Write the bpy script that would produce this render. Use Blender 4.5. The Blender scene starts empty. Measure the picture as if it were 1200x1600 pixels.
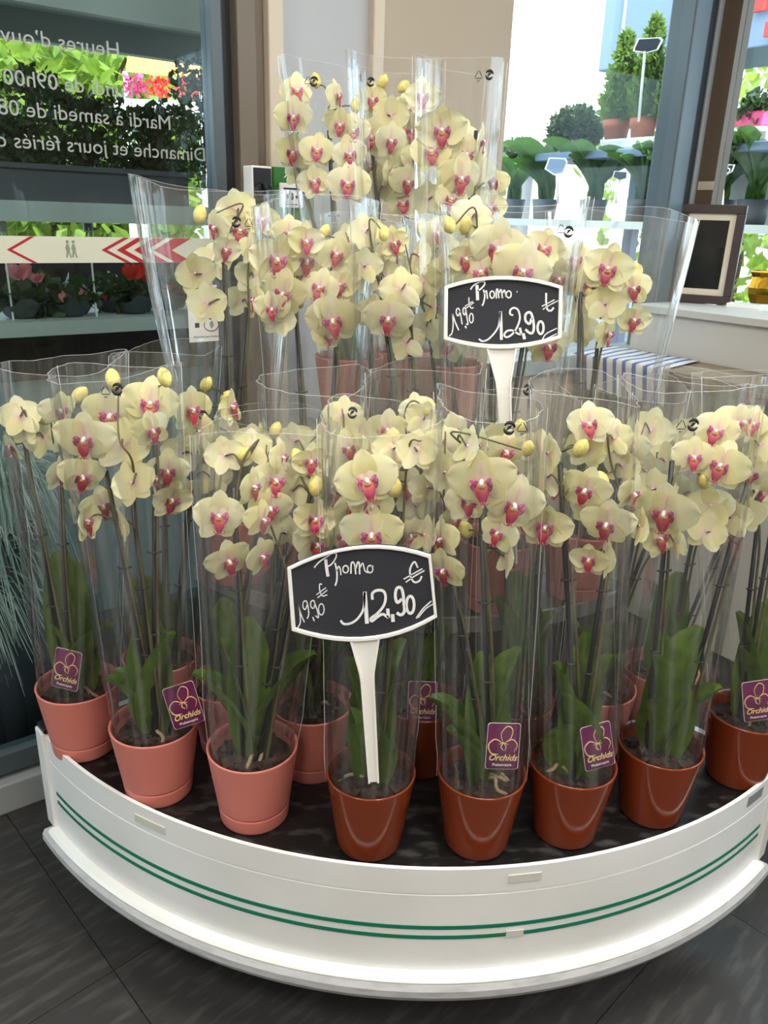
import bpy, math, random
import numpy as np
from mathutils import Matrix, Vector, noise as mnoise

sc = bpy.context.scene
col = sc.collection
rnd = random.Random(11)
PI = math.pi

# ------------------------------------------------------------------ camera
F = 1240.0; PITCH = math.radians(20.3); ROLL = math.radians(1.85); H = 1.26
_fw = np.array([0, math.cos(PITCH), -math.sin(PITCH)])
_u0 = np.array([0, math.sin(PITCH), math.cos(PITCH)]); _r0 = np.array([1.0, 0, 0])
_rt = math.cos(ROLL) * _r0 + math.sin(ROLL) * _u0
_up = math.cos(ROLL) * _u0 - math.sin(ROLL) * _r0
CAM = np.array([0, 0, H])
cd = bpy.data.cameras.new('camera'); co = bpy.data.objects.new('camera', cd); col.objects.link(co)
cd.sensor_fit = 'HORIZONTAL'; cd.sensor_width = 36.0; cd.lens = 36.0 * F / 1200.0
cd.clip_start = 0.02; cd.clip_end = 200
m = Matrix(((_rt[0], _up[0], -_fw[0], 0), (_rt[1], _up[1], -_fw[1], 0), (_rt[2], _up[2], -_fw[2], H), (0, 0, 0, 1)))
co.matrix_world = m
sc.camera = co

# ------------------------------------------------------------------ world, sun, exposure
sc.view_settings.view_transform = 'Standard'
sc.view_settings.look = 'None'
sc.view_settings.gamma = 1.0
sc.view_settings.use_curve_mapping = False
sc.view_settings.exposure = 1.12
sc.cycles.transparent_max_bounces = 48
sc.cycles.max_bounces = 4
sc.cycles.diffuse_bounces = 3
sc.cycles.glossy_bounces = 2
sc.cycles.caustics_reflective = False
sc.cycles.caustics_refractive = False
sc.cycles.adaptive_threshold = 0.03
sc.cycles.sample_clamp_indirect = 6.0
w = bpy.data.worlds.new('sky'); sc.world = w; w.use_nodes = True
bg = w.node_tree.nodes['Background']
bg.inputs[0].default_value = (0.76, 0.89, 1.0, 1); bg.inputs[1].default_value = 3.0
sun = bpy.data.lights.new('sun', 'SUN'); sun.energy = 6.0; sun.angle = 0.02; sun.color = (1.0, 0.95, 0.85)
so = bpy.data.objects.new('sun', sun); col.objects.link(so)
so.rotation_euler = Vector((-0.35, 0.75, -1.0)).to_track_quat('-Z', 'Y').to_euler()

LAMPS = [(-1.0, -0.3), (0.9, -0.9), (0.25, 0.55), (-0.5, -2.0), (2.1, 0.2)]
LAMP_Z = 2.74; LAMP_W = 12.5
for i, (lx, ly) in enumerate(LAMPS):
    ld = bpy.data.lights.new('ceiling_lamp_light', 'AREA'); ld.shape = 'SQUARE'; ld.size = 0.56
    ld.energy = LAMP_W; ld.color = (1.0, 0.955, 0.90)
    lo = bpy.data.objects.new('ceiling_lamp_light', ld); col.objects.link(lo); lo.location = (lx, ly, LAMP_Z - 0.03)

# ------------------------------------------------------------------ geometry helpers
def ray(x, y): return _fw + _rt * (x - 600) / F + _up * (800 - y) / F
def aty(x, y, Y):
    d = ray(x, y); return CAM + d * (Y / d[1])
def depth(p): return float((np.array(p) - CAM) @ _fw)

class MB:
    def __init__(s): s.v = []; s.f = []; s.m = []; s.uv = {}; s.cur = 0; s.sm = []; s.smooth = True
    def add(s, vs, fs, uvs=None, smooth=None):
        o = len(s.v); s.v.extend([tuple(map(float, p)) for p in vs])
        for f in fs:
            if uvs is not None: s.uv[len(s.f)] = [uvs[i] for i in f]
            s.f.append([i + o for i in f]); s.m.append(s.cur); s.sm.append(s.smooth if smooth is None else smooth)
        return s
    def box(s, a, b):
        x0, y0, z0 = a; x1, y1, z1 = b
        P = [(x0,y0,z0),(x1,y0,z0),(x1,y1,z0),(x0,y1,z0),(x0,y0,z1),(x1,y0,z1),(x1,y1,z1),(x0,y1,z1)]
        return s.hexa(P)
    def hexa(s, P):
        return s.add(P, [(0,3,2,1),(4,5,6,7),(0,1,5,4),(1,2,6,5),(2,3,7,6),(3,0,4,7)], smooth=False)
    def tube(s, pts, r, n=6, cap=True):
        pts = [Vector(p) for p in pts]; rs = r if isinstance(r, (list, tuple)) else [r] * len(pts)
        vs = []; prev = None
        for i, p in enumerate(pts):
            t = (pts[min(i+1, len(pts)-1)] - pts[max(i-1, 0)])
            if t.length < 1e-9: t = Vector((0,0,1))
            t.normalize()
            if prev is None:
                a = Vector((0,0,1)) if abs(t.z) < 0.9 else Vector((1,0,0)); nx = t.cross(a).normalized()
            else:
                nx = (prev - t * prev.dot(t))
                nx = nx.normalized() if nx.length > 1e-6 else t.orthogonal().normalized()
            prev = nx; ny = t.cross(nx)
            for k in range(n):
                a = 2*PI*k/n; vs.append(p + (nx*math.cos(a) + ny*math.sin(a)) * rs[i])
        fs = []
        for i in range(len(pts)-1):
            for k in range(n):
                k2 = (k+1) % n; fs.append((i*n+k, i*n+k2, (i+1)*n+k2, (i+1)*n+k))
        if cap: fs.append(tuple(range(n-1, -1, -1))); fs.append(tuple((len(pts)-1)*n + k for k in range(n)))
        return s.add(vs, fs)
    def lathe(s, prof, n=40, c=(0,0,0)):
        vs = []
        for r, z in prof:
            for k in range(n):
                a = 2*PI*k/n; vs.append((c[0]+r*math.cos(a), c[1]+r*math.sin(a), c[2]+z))
        fs = []
        for i in range(len(prof)-1):
            for k in range(n):
                k2 = (k+1) % n; fs.append((i*n+k, i*n+k2, (i+1)*n+k2, (i+1)*n+k))
        return s.add(vs, fs)
    def grid(s, fn, nu, nv):
        vs = []; uv = []
        for j in range(nv+1):
            for i in range(nu+1):
                u = i/nu; v = j/nv; vs.append(fn(u, v)); uv.append((u, v))
        fs = [(j*(nu+1)+i, j*(nu+1)+i+1, (j+1)*(nu+1)+i+1, (j+1)*(nu+1)+i) for j in range(nv) for i in range(nu)]
        return s.add(vs, fs, uv)
    def prism(s, poly, to3, d):
        """polygon poly (2d, ccw) mapped by to3(x,y,h) and extruded from h=0 to h=d"""
        n = len(poly)
        vs = [to3(x, y, 0) for x, y in poly] + [to3(x, y, d) for x, y in poly]
        fs = [tuple(range(n-1, -1, -1)), tuple(range(n, 2*n))] + [(i, (i+1) % n, n+(i+1) % n, n+i) for i in range(n)]
        return s.add(vs, fs, smooth=False)
    def mesh(s, name, mats):
        me = bpy.data.meshes.new(name); me.from_pydata(s.v, [], s.f); 
        if not isinstance(mats, (list, tuple)): mats = [mats]
        for mt in mats: me.materials.append(mt)
        me.polygons.foreach_set('material_index', s.m); me.polygons.foreach_set('use_smooth', s.sm)
        if s.uv:
            ul = me.uv_layers.new(name='UVMap')
            for pi, uvs in s.uv.items():
                ls = me.polygons[pi].loop_start
                for k, q in enumerate(uvs): ul.data[ls+k].uv = q
        me.update(); return me
    def obj(s, name, mats, parent=None, loc=(0,0,0)):
        return link(name, s.mesh(name, mats), parent, loc)

def link(name, data, parent=None, loc=(0,0,0)):
    o = bpy.data.objects.new(name, data); col.objects.link(o); o.location = [float(q) for q in loc]
    if parent is not None: o.parent = parent
    return o
def empty(name, loc, label, cat, group=None):
    o = link(name, None, None, loc); o.empty_display_size = 0.05; tag(o, label, cat, group); return o
def tag(o, label=None, cat=None, group=None, kind=None):
    if label: o['label'] = label
    if cat: o['category'] = cat
    if group: o['group'] = group
    if kind: o['kind'] = kind
    return o
def bevel(o, wd=0.003, seg=2):
    b = o.modifiers.new('bevel', 'BEVEL'); b.width = wd; b.segments = seg; b.limit_method = 'ANGLE'; return o
def catmull(pts, sub=6):
    if len(pts) < 3: return [tuple(p) for p in pts]
    P = [np.array(p, float) for p in pts]; P = [2*P[0]-P[1]] + P + [2*P[-1]-P[-2]]; out = []
    for i in range(1, len(P)-2):
        for k in range(sub):
            t = k/sub; a, b, c, d = P[i-1:i+3]
            out.append(tuple(0.5*((2*b)+(c-a)*t+(2*a-5*b+4*c-d)*t*t+(3*b-a-3*c+d)*t**3)))
    out.append(tuple(P[-2])); return out
_tx = {}
def text_mesh(body, size, mat, shear=0.0, ext=0.0003, bold=0.0, align='LEFT'):
    c = bpy.data.curves.new('txt', 'FONT'); c.body = body; c.size = size; c.shear = shear; c.extrude = ext; c.offset = bold
    c.align_x = align; c.resolution_u = 3
    o = bpy.data.objects.new('txt', c); col.objects.link(o)
    dg = bpy.context.evaluated_depsgraph_get(); me = bpy.data.meshes.new_from_object(o.evaluated_get(dg))
    bpy.data.objects.remove(o); bpy.data.curves.remove(c)
    me.materials.clear(); me.materials.append(mat); return me

# ------------------------------------------------------------------ materials
def s2l(c):
    c = c/255.0
    return c/12.92 if c <= 0.04045 else ((c+0.055)/1.055)**2.4
def rgb(r, g, b): return (s2l(r), s2l(g), s2l(b), 1)
def mat(name, c, rough=0.5, spec=0.5, metal=0.0, var=0.0, scale=8.0, stretch=(1,1,1), c2=None, bump=0.0, coat=0.0, lo=0.4, hi=0.65, emit=0.0):
    mt = bpy.data.materials.new(name); mt.use_nodes = True; nt = mt.node_tree; b = nt.nodes['Principled BSDF']
    b.inputs['Base Color'].default_value = c; b.inputs['Roughness'].default_value = rough
    b.inputs['Specular IOR Level'].default_value = spec; b.inputs['Metallic'].default_value = metal
    b.inputs['Coat Weight'].default_value = coat
    if emit: b.inputs['Emission Color'].default_value = c; b.inputs['Emission Strength'].default_value = emit
    if c2 is None and var: c2 = tuple(q*(1-var) for q in c[:3]) + (1,)
    if c2 is not None or bump:
        tc = nt.nodes.new('ShaderNodeTexCoord'); mp = nt.nodes.new('ShaderNodeMapping'); mp.inputs['Scale'].default_value = stretch
        nz = nt.nodes.new('ShaderNodeTexNoise'); nz.inputs['Scale'].default_value = scale; nz.inputs['Detail'].default_value = 3
        nt.links.new(tc.outputs['Object'], mp.inputs[0]); nt.links.new(mp.outputs[0], nz.inputs[0])
        if c2 is not None:
            rp = nt.nodes.new('ShaderNodeValToRGB'); rp.color_ramp.elements[0].color = c; rp.color_ramp.elements[1].color = c2
            rp.color_ramp.elements[0].position = lo; rp.color_ramp.elements[1].position = hi
            nt.links.new(nz.outputs[0], rp.inputs[0]); nt.links.new(rp.outputs[0], b.inputs['Base Color'])
        if bump:
            bp = nt.nodes.new('ShaderNodeBump'); bp.inputs['Strength'].default_value = bump; bp.inputs['Distance'].default_value = 0.002
            nt.links.new(nz.outputs[0], bp.inputs['Height']); nt.links.new(bp.outputs[0], b.inputs['Normal'])
    return mt

def petal_mat():
    mt = bpy.data.materials.new('petal_yellow'); mt.use_nodes = True; nt = mt.node_tree; N = nt.nodes; L = nt.links
    b = N['Principled BSDF']; out = N['Material Output']
    uv = N.new('ShaderNodeUVMap'); sx = N.new('ShaderNodeSeparateXYZ'); L.new(uv.outputs[0], sx.inputs[0])
    rp = N.new('ShaderNodeValToRGB'); e = rp.color_ramp.elements
    e[0].position = 0.0; e[0].color = rgb(222, 150, 172); e[1].position = 1.0; e[1].color = rgb(247, 242, 206)
    q = e.new(0.14); q.color = rgb(244, 222, 208); q = e.new(0.34); q.color = rgb(244, 238, 184); q = e.new(0.75); q.color = rgb(246, 241, 194)
    L.new(sx.outputs[1], rp.inputs[0])
    oi = N.new('ShaderNodeObjectInfo')
    rv = N.new('ShaderNodeValToRGB'); rv.color_ramp.elements[0].color = rgb(240, 229, 156); rv.color_ramp.elements[1].color = rgb(252, 248, 228)
    L.new(oi.outputs['Random'], rv.inputs[0])
    mx = N.new('ShaderNodeMix'); mx.data_type = 'RGBA'; mx.inputs[0].default_value = 0.42
    L.new(rp.outputs[0], mx.inputs[6]); L.new(rv.outputs[0], mx.inputs[7])
    wv = N.new('ShaderNodeTexWave'); wv.inputs['Scale'].default_value = 3.2; wv.inputs['Distortion'].default_value = 2.5
    mp = N.new('ShaderNodeMapping'); mp.inputs['Scale'].default_value = (2.2, 0.35, 1); L.new(uv.outputs[0], mp.inputs[0]); L.new(mp.outputs[0], wv.inputs[0])
    wr = N.new('ShaderNodeMapRange'); wr.inputs[1].default_value = 0.0; wr.inputs[2].default_value = 0.12; wr.inputs[3].default_value = 0.93; wr.inputs[4].default_value = 1.0
    L.new(wv.outputs[1], wr.inputs[0])
    mu = N.new('ShaderNodeMix'); mu.data_type = 'RGBA'; mu.blend_type = 'MULTIPLY'; mu.inputs[0].default_value = 1.0
    L.new(mx.outputs[2], mu.inputs[6]); L.new(wr.outputs[0], mu.inputs[7])
    L.new(mu.outputs[2], b.inputs['Base Color']); b.inputs['Roughness'].default_value = 0.5; b.inputs['Specular IOR Level'].default_value = 0.25
    tr = N.new('ShaderNodeBsdfTranslucent'); L.new(mu.outputs[2], tr.inputs[0])
    ms = N.new('ShaderNodeMixShader'); ms.inputs[0].default_value = 0.33
    L.new(b.outputs[0], ms.inputs[1]); L.new(tr.outputs[0], ms.inputs[2]); L.new(ms.outputs[0], out.inputs[0])
    return mt
def lip_mat():
    mt = bpy.data.materials.new('lip_crimson'); mt.use_nodes = True; nt = mt.node_tree; N = nt.nodes; L = nt.links
    b = N['Principled BSDF']
    uv = N.new('ShaderNodeUVMap'); sx = N.new('ShaderNodeSeparateXYZ'); L.new(uv.outputs[0], sx.inputs[0])
    rp = N.new('ShaderNodeValToRGB'); e = rp.color_ramp.elements
    e[0].position = 0.0; e[0].color = rgb(222, 160, 84); e[1].position = 1.0; e[1].color = rgb(222, 150, 170)
    q = e.new(0.22); q.color = rgb(186, 84, 56); q = e.new(0.44); q.color = rgb(156, 28, 60); q = e.new(0.84); q.color = rgb(160, 34, 76)
    L.new(sx.outputs[1], rp.inputs[0])
    L.new(rp.outputs[0], b.inputs['Base Color']); b.inputs['Roughness'].default_value = 0.45
    return mt
def sleeve_mat(name, haze):
    mt = bpy.data.materials.new(name); mt.use_nodes = True; nt = mt.node_tree; N = nt.nodes; L = nt.links
    N.remove(N['Principled BSDF']); out = N['Material Output']
    tr = N.new('ShaderNodeBsdfTransparent'); tr.inputs[0].default_value = (0.985, 0.987, 0.985, 1)
    gl = N.new('ShaderNodeBsdfGlossy'); gl.inputs['Roughness'].default_value = 0.07; gl.inputs[0].default_value = (1, 1, 1, 1)
    df = N.new('ShaderNodeBsdfDiffuse'); df.inputs[0].default_value = (0.9, 0.9, 0.88, 1)
    lw = N.new('ShaderNodeLayerWeight'); lw.inputs[0].default_value = 0.12
    mr = N.new('ShaderNodeMapRange'); mr.inputs[3].default_value = 0.055; mr.inputs[4].default_value = 0.6
    L.new(lw.outputs['Fresnel'], mr.inputs[0])
    m1 = N.new('ShaderNodeMixShader'); L.new(mr.outputs[0], m1.inputs[0]); L.new(tr.outputs[0], m1.inputs[1]); L.new(gl.outputs[0], m1.inputs[2])
    uv = N.new('ShaderNodeUVMap'); sx = N.new('ShaderNodeSeparateXYZ'); L.new(uv.outputs[0], sx.inputs[0])
    st = N.new('ShaderNodeMapRange'); st.inputs[3].default_value = haze*0.5; st.inputs[4].default_value = haze*4.0
    L.new(sx.outputs[0], st.inputs[0])
    m2 = N.new('ShaderNodeMixShader'); L.new(st.outputs[0], m2.inputs[0]); L.new(m1.outputs[0], m2.inputs[1]); L.new(df.outputs[0], m2.inputs[2])
    L.new(m2.outputs[0], out.inputs[0]); return mt
def edge_mat(name):
    mt = bpy.data.materials.new(name); mt.use_nodes = True; nt = mt.node_tree; N = nt.nodes; L = nt.links
    b = N['Principled BSDF']; b.inputs['Base Color'].default_value = (.92, .94, .94, 1); b.inputs['Roughness'].default_value = .15
    tr = N.new('ShaderNodeBsdfTransparent'); ms = N.new('ShaderNodeMixShader'); ms.inputs[0].default_value = .55
    L.new(tr.outputs[0], ms.inputs[1]); L.new(b.outputs[0], ms.inputs[2]); L.new(ms.outputs[0], N['Material Output'].inputs[0]); return mt
def glass_mat(name, tint, refl=0.05):
    mt = bpy.data.materials.new(name); mt.use_nodes = True; nt = mt.node_tree; N = nt.nodes; L = nt.links
    N.remove(N['Principled BSDF']); out = N['Material Output']
    tr = N.new('ShaderNodeBsdfTransparent'); tr.inputs[0].default_value = tint
    gl = N.new('ShaderNodeBsdfGlossy'); gl.inputs['Roughness'].default_value = 0.01
    lw = N.new('ShaderNodeLayerWeight'); lw.inputs[0].default_value = 0.25
    mr = N.new('ShaderNodeMapRange'); mr.inputs[3].default_value = refl; mr.inputs[4].default_value = 0.025; L.new(lw.outputs['Fresnel'], mr.inputs[0])
    ms = N.new('ShaderNodeMixShader'); L.new(mr.outputs[0], ms.inputs[0]); L.new(tr.outputs[0], ms.inputs[1]); L.new(gl.outputs[0], ms.inputs[2])
    L.new(ms.outputs[0], out.inputs[0]); return mt
def leaf_mat(name, c, c2, rough=0.35, transl=0.12):
    mt = mat(name, c, rough=rough, spec=0.5, c2=c2, scale=7, lo=0.3, hi=0.75); nt = mt.node_tree; N = nt.nodes; L = nt.links
    b = N['Principled BSDF']; tr = N.new('ShaderNodeBsdfTranslucent'); tr.inputs[0].default_value = tuple(min(1, q*1.5) for q in c2[:3]) + (1,)
    ms = N.new('ShaderNodeMixShader'); ms.inputs[0].default_value = transl
    L.new(b.outputs[0], ms.inputs[1]); L.new(tr.outputs[0], ms.inputs[2]); L.new(ms.outputs[0], N['Material Output'].inputs[0]); return mt

M = {}
M['petal'] = petal_mat(); M['lip'] = lip_mat()
M['lip_pink'] = mat('lip_pink', rgb(158, 50, 100), 0.45, c2=rgb(206, 128, 164), scale=26, lo=.42, hi=.6)
M['column'] = mat('column_white', rgb(240, 222, 226), 0.4)
M['bud'] = mat('bud_yellow', rgb(226, 208, 120), 0.45, c2=rgb(196, 190, 110), scale=5)
M['leaf'] = leaf_mat('orchid_leaf', rgb(60, 84, 22), rgb(98, 126, 38), 0.32)
M['stem'] = mat('flower_stem', rgb(84, 70, 50), 0.5, c2=rgb(96, 100, 60), scale=20)
M['stake'] = mat('stake_black', rgb(26, 25, 30), 0.45)
M['pink'] = mat('pink_glaze', rgb(202, 120, 108), 0.42, 0.4, var=0.05, scale=3)
M['terra'] = mat('terracotta_glaze', rgb(121, 51, 25), 0.14, 0.5, var=0.12, scale=3)
M['bark'] = mat('bark', rgb(30, 21, 15), 0.85, c2=rgb(64, 44, 30), scale=60)
M['root'] = mat('root', rgb(156, 134, 104), 0.7)
M['sleeve'] = sleeve_mat('clear_film', 0.019)
M['film_edge'] = edge_mat('film_edge')
M['ink'] = mat('print_ink', rgb(24, 24, 24), 0.6)
M['purple'] = mat('card_purple', rgb(108, 28, 80), 0.3, c2=rgb(78, 20, 60), scale=14)
M['gold'] = mat('card_gold', rgb(226, 200, 130), 0.35)
M['white'] = mat('white_plastic', rgb(236, 234, 228), 0.4)
M['chalkboard'] = mat('chalkboard', rgb(50, 51, 56), 0.75, 0.2, c2=rgb(57, 58, 63), scale=6)
M['chalk'] = mat('chalk', rgb(232, 232, 232), 0.9, 0.1, c2=rgb(196, 197, 200), scale=300, stretch=(1,1,0.15), lo=0.5, hi=0.8)
M['cartwhite'] = mat('cart_white', rgb(226, 226, 224), 0.32, 0.5, c2=rgb(217, 216, 212), scale=4)
M['bumper'] = mat('cart_bumper', rgb(178, 178, 178), 0.55, c2=rgb(146, 146, 146), scale=24, stretch=(1, 1, 4), lo=0.45, hi=0.85)
M['green_stripe'] = mat('stripe_green', rgb(14, 112, 84), 0.4)
M['tray'] = mat('tray_black', rgb(12, 12, 12), 0.42, 0.5, c2=rgb(70, 69, 67), scale=24, stretch=(1, 2.2, 1), lo=0.52, hi=0.80)
M['tape'] = mat('tape', rgb(200, 198, 188), 0.4)
M['greytape'] = mat('grey_tape', rgb(126, 126, 128), 0.5)
M['black'] = mat('black_plastic', rgb(20, 20, 22), 0.35)
M['steel'] = mat('steel', rgb(168, 170, 174), 0.35, metal=0.9)
M['rubber'] = mat('castor_rubber', rgb(120, 118, 112), 0.6)
M['tile'] = mat('floor_tile', rgb(50, 49, 48), 0.5, 0.4, c2=rgb(82, 80, 78), scale=11, stretch=(1, 5, 1), lo=0.50, hi=0.85, bump=0.3)
M['grout'] = mat('grout', rgb(40, 38, 36), 0.9)
M['cream'] = mat('wall_cream', rgb(192, 178, 160), 0.8, var=0.04, scale=2)
M['cream2'] = mat('wall_beige', rgb(166, 150, 130), 0.8, var=0.04, scale=2)
M['panelgrey'] = mat('wall_grey_panel', rgb(164, 163, 164), 0.6, var=0.04, scale=2)
M['jamb'] = mat('jamb_taupe', rgb(104, 93, 80), 0.6)
M['alu'] = mat('aluminium_grey', rgb(74, 84, 88), 0.4, 0.5)
M['alu2'] = mat('aluminium_light', rgb(146, 151, 152), 0.45, 0.5)
M['seal'] = mat('door_seal', rgb(22, 24, 30), 0.5)
M['brown'] = mat('post_brown', rgb(92, 76, 60), 0.6)
M['ceil'] = mat('ceiling_white', rgb(226, 222, 214), 0.9)
M['glass'] = glass_mat('window_glass', (0.86, 0.91, 0.92, 1), 0.006)
M['doorglass'] = glass_mat('door_glass', (0.76, 0.83, 0.84, 1), 0.02)
M['sticker'] = mat('sticker_cream', rgb(196, 197, 178), 0.5)
M['lettering'] = mat('lettering_grey', rgb(148, 151, 146), 0.7)
M['red'] = mat('chevron_red', rgb(160, 14, 36), 0.5)
M['figure'] = mat('figure_green', rgb(128, 136, 116), 0.6)
M['green'] = mat('exit_green', rgb(40, 108, 32), 0.45)
M['lamp'] = mat('lamp_diffuser', (1.0, 0.93, 0.82, 1), 0.6, emit=3.0)

# ------------------------------------------------------------------ room frame: wall line A + t*d, n points into the room
A = np.array([-0.836, 1.424]); D_ = np.array([0.799, 0.602]); Nn = np.array([0.602, -0.799])
TC = 2.235
def Lp(t, wv, z):
    p = A + D_*t + Nn*wv; return (p[0], p[1], z)
def onL(x, y, wv=0.0):
    r = ray(x, y); s = ((A - CAM[:2]) @ Nn + wv) / (r[:2] @ Nn); p = CAM + r*s
    return float((p[:2]-A) @ D_), float(p[2])
def onR(x, y, o=0.0):
    """hit of the pixel's ray with the plane o in front of the second wall -> (s, z)"""
    q = A + D_*(TC-o); r = ray(x, y); k = ((q - CAM[:2]) @ D_) / (r[:2] @ D_); p = CAM + r*k
    return float((p[:2]-q) @ Nn), float(p[2])
def lbox(mb, t0, t1, w0, w1, z0, z1):
    P = [Lp(t0,w1,z0),Lp(t1,w1,z0),Lp(t1,w0,z0),Lp(t0,w0,z0),Lp(t0,w1,z1),Lp(t1,w1,z1),Lp(t1,w0,z1),Lp(t0,w0,z1)]
    return mb.hexa(P)
def struct(name, mb, mats, parent=None):
    o = mb.obj(name, mats, parent)
    if parent is None: o['kind'] = 'structure'
    return o
def lb(name, mt, *a, parent=None, bev=0.0):
    o = struct(name, lbox(MB(), *a), mt, parent)
    if bev: bevel(o, bev)
    return o
CZ = 2.78; TL = -3.0; WR = 5.2

# floor: real tiles in a grout bed
fl = struct('floor', MB().add([Lp(TL,-0.05,-0.006), Lp(TL,WR,-0.006), Lp(TC+0.05,WR,-0.006), Lp(TC+0.05,-0.05,-0.006)], [(0,1,2,3)]), M['grout'])
e1 = np.array([0.72, 0.694]); e2 = np.array([0.694, -0.72])
TA, TB = 0.95, 0.63
o1 = float(np.array([-0.456, 1.034]) @ e1); o2 = float(np.array([-0.414, 1.064]) @ e2)
tb = MB(); g = 0.0008; tb.box((g, g, -0.008), (TA-g, TB-g, 0)); tile_me = tb.mesh('tile', M['tile'])
ang = math.atan2(e1[1], e1[0])
for i in range(-6, 5):
    for j in range(-3, 9):
        c = e1*(o1+i*TA) + e2*(o2+j*TB)
        ctr = e1*(o1+(i+.5)*TA) + e2*(o2+(j+.5)*TB)
        rel = ctr - A; t_, w_ = rel @ D_, rel @ Nn
        if TL-0.3 < t_ < TC+0.3 and -0.3 < w_ < WR+0.3:
            # local +x along e1, +y along -e2 mirrored: use corner offset
            o = link('tile', tile_me, fl, (c[0]+e2[0]*TB, c[1]+e2[1]*TB, 0)); o.rotation_euler = (0, 0, ang)
            o.location.z = rnd.uniform(-0.0004, 0.0004)

# wall with the sliding door, panel, pillar and window
lb('wall_left', M['cream'], TL, TC+0.3, -0.08, 0.0, 2.25, CZ)
lb('trim_1', M['jamb'], 0.627, 0.668, -0.08, 0.03, 0, 2.25, bev=0.003)
lb('trim_2', M['jamb'], 0.668, 0.692, -0.08, 0.015, 0, 2.25, bev=0.002)
lb('trim_3', M['cream'], 0.694, 0.729, -0.08, 0.035, 0, 2.25, bev=0.004)
lb('wall_panel', M['panelgrey'], 0.729, 0.962, -0.08, 0.0, 0, 2.25)
lb('trim_4', M['cream'], 0.962, 0.992, -0.08, 0.02, 0, 2.25, bev=0.004)
lb('wall_pillar', M['cream2'], 0.992, 1.386, -0.08, 0.012, 0, 2.25, bev=0.004)
lb('wall_below_window', M['cream'], 1.386, TC+0.05, -0.08, 0.0, 0, 0.86)
# door 1
door = lb('door_1', M['alu2'], TL, 0.627, -0.07, 0.03, 0.0, 0.075, bev=0.004)
lb('rail', M['alu'], TL, 0.60, -0.03, 0.012, 0.088, 0.14, parent=door, bev=0.003)
lb('stile', M['alu'], 0.578, 0.604, -0.035, 0.012, 0.14, 2.2, parent=door, bev=0.003)
lb('door_seal', M['seal'], 0.606, 0.627, -0.04, 0.0, 0.08, 2.25, parent=door)
lb('top_rail', M['alu'], TL, 0.627, -0.05, 0.02, 2.2, 2.25, parent=door)
pane = lb('pane', M['doorglass'], TL, 0.578, -0.014, -0.008, 0.14, 2.2, parent=door)
# mirrored lettering seen from the back of the pane
RL = Matrix(((-D_[0], 0, -Nn[0]), (-D_[1], 0, -Nn[1]), (0, 1, 0)))   # text x -> -d, text y -> z, normal outwards
def door_text(body, x_r, y_b, t_left=None, cap=0.026):
    t1, z0 = onL(x_r, y_b)
    me = text_mesh(body, cap/0.72, M['lettering'], ext=0.0002, bold=0.0)
    wdt = max(v.co.x for v in me.vertices)
    o = link('lettering', me, pane); k = 1.0
    if t_left is not None: k = (t1 - t_left)/wdt
    mw = RL.to_4x4() @ Matrix.Diagonal((k, 1, 1, 1)); mw.translation = Vector(Lp(t1, -0.0055, z0)); o.matrix_local = mw
door_text("Heures d\u2019ouverture", 190, 90, onL(-95, 60)[0])
door_text("Lundi de 09h00", 212, 154, onL(8, 134)[0])
door_text("Mardi \u00e0 samedi de 08", 270, 203, onL(0, 186)[0])
door_text("Dimanche et jours f\u00e9ri\u00e9s d", 324, 252, onL(-2, 234)[0])
# warning band
zb0, zb1 = 1.161, 1.209; zm = (zb0+zb1)/2
lb('warning_band', M['sticker'], TL, 0.575, -0.0078, -0.0065, zb0, zb1, parent=pane)
def tq(x): return onL(x, 391)[0]
chev = [(12, 50, 8), (160, 196, 9), (184, 217, 13), (211, 243, 20), (242, 274, 28)]
for off in (0, -0.62, -1.24):
    for (xt, xe, th) in chev:
        a = tq(xt)+off; b = tq(xe)+off; k = (tq(xt+th)-tq(xt))
        mb = MB(); hh = 0.0235
        for s_ in (1, -1):
            q = [(a, zm), (a+k, zm), (b+k, zm+s_*hh), (b, zm+s_*hh)]
            mb.add([Lp(t, -0.006, z) for t, z in q] + [Lp(t, -0.0064, z) for t, z in q], [(0,1,2,3) if s_ < 0 else (3,2,1,0), (4,5,6,7), (0,1,5,4), (1,2,6,5), (2,3,7,6), (3,0,4,7)], smooth=False)
        mb.obj('chevron', M['red'], pane)
mb = MB()
for dx in (0, 0.011):
    tq0 = tq(106) + dx
    P = [(0,.012),(.004,.011),(.006,.002),(.005,-.001),(.008,-.013),(.005,-.014),(.003,-.004),(0,-.013),(-.003,-.013),(-.001,-.002),(-.003,.004)]
    n = len(P); mb.add([Lp(tq0+x, -0.006, zm-.001+z) for x, z in P], [tuple(range(n))], smooth=False)
    P = [(.002+.0032*math.cos(a*PI/5), .0155+.0032*math.sin(a*PI/5)) for a in range(10)]
    mb.add([Lp(tq0+x, -0.006, zm-.001+z) for x, z in P], [tuple(range(10))], smooth=False)
mb.obj('walking_figures', M['figure'], pane)
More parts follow.
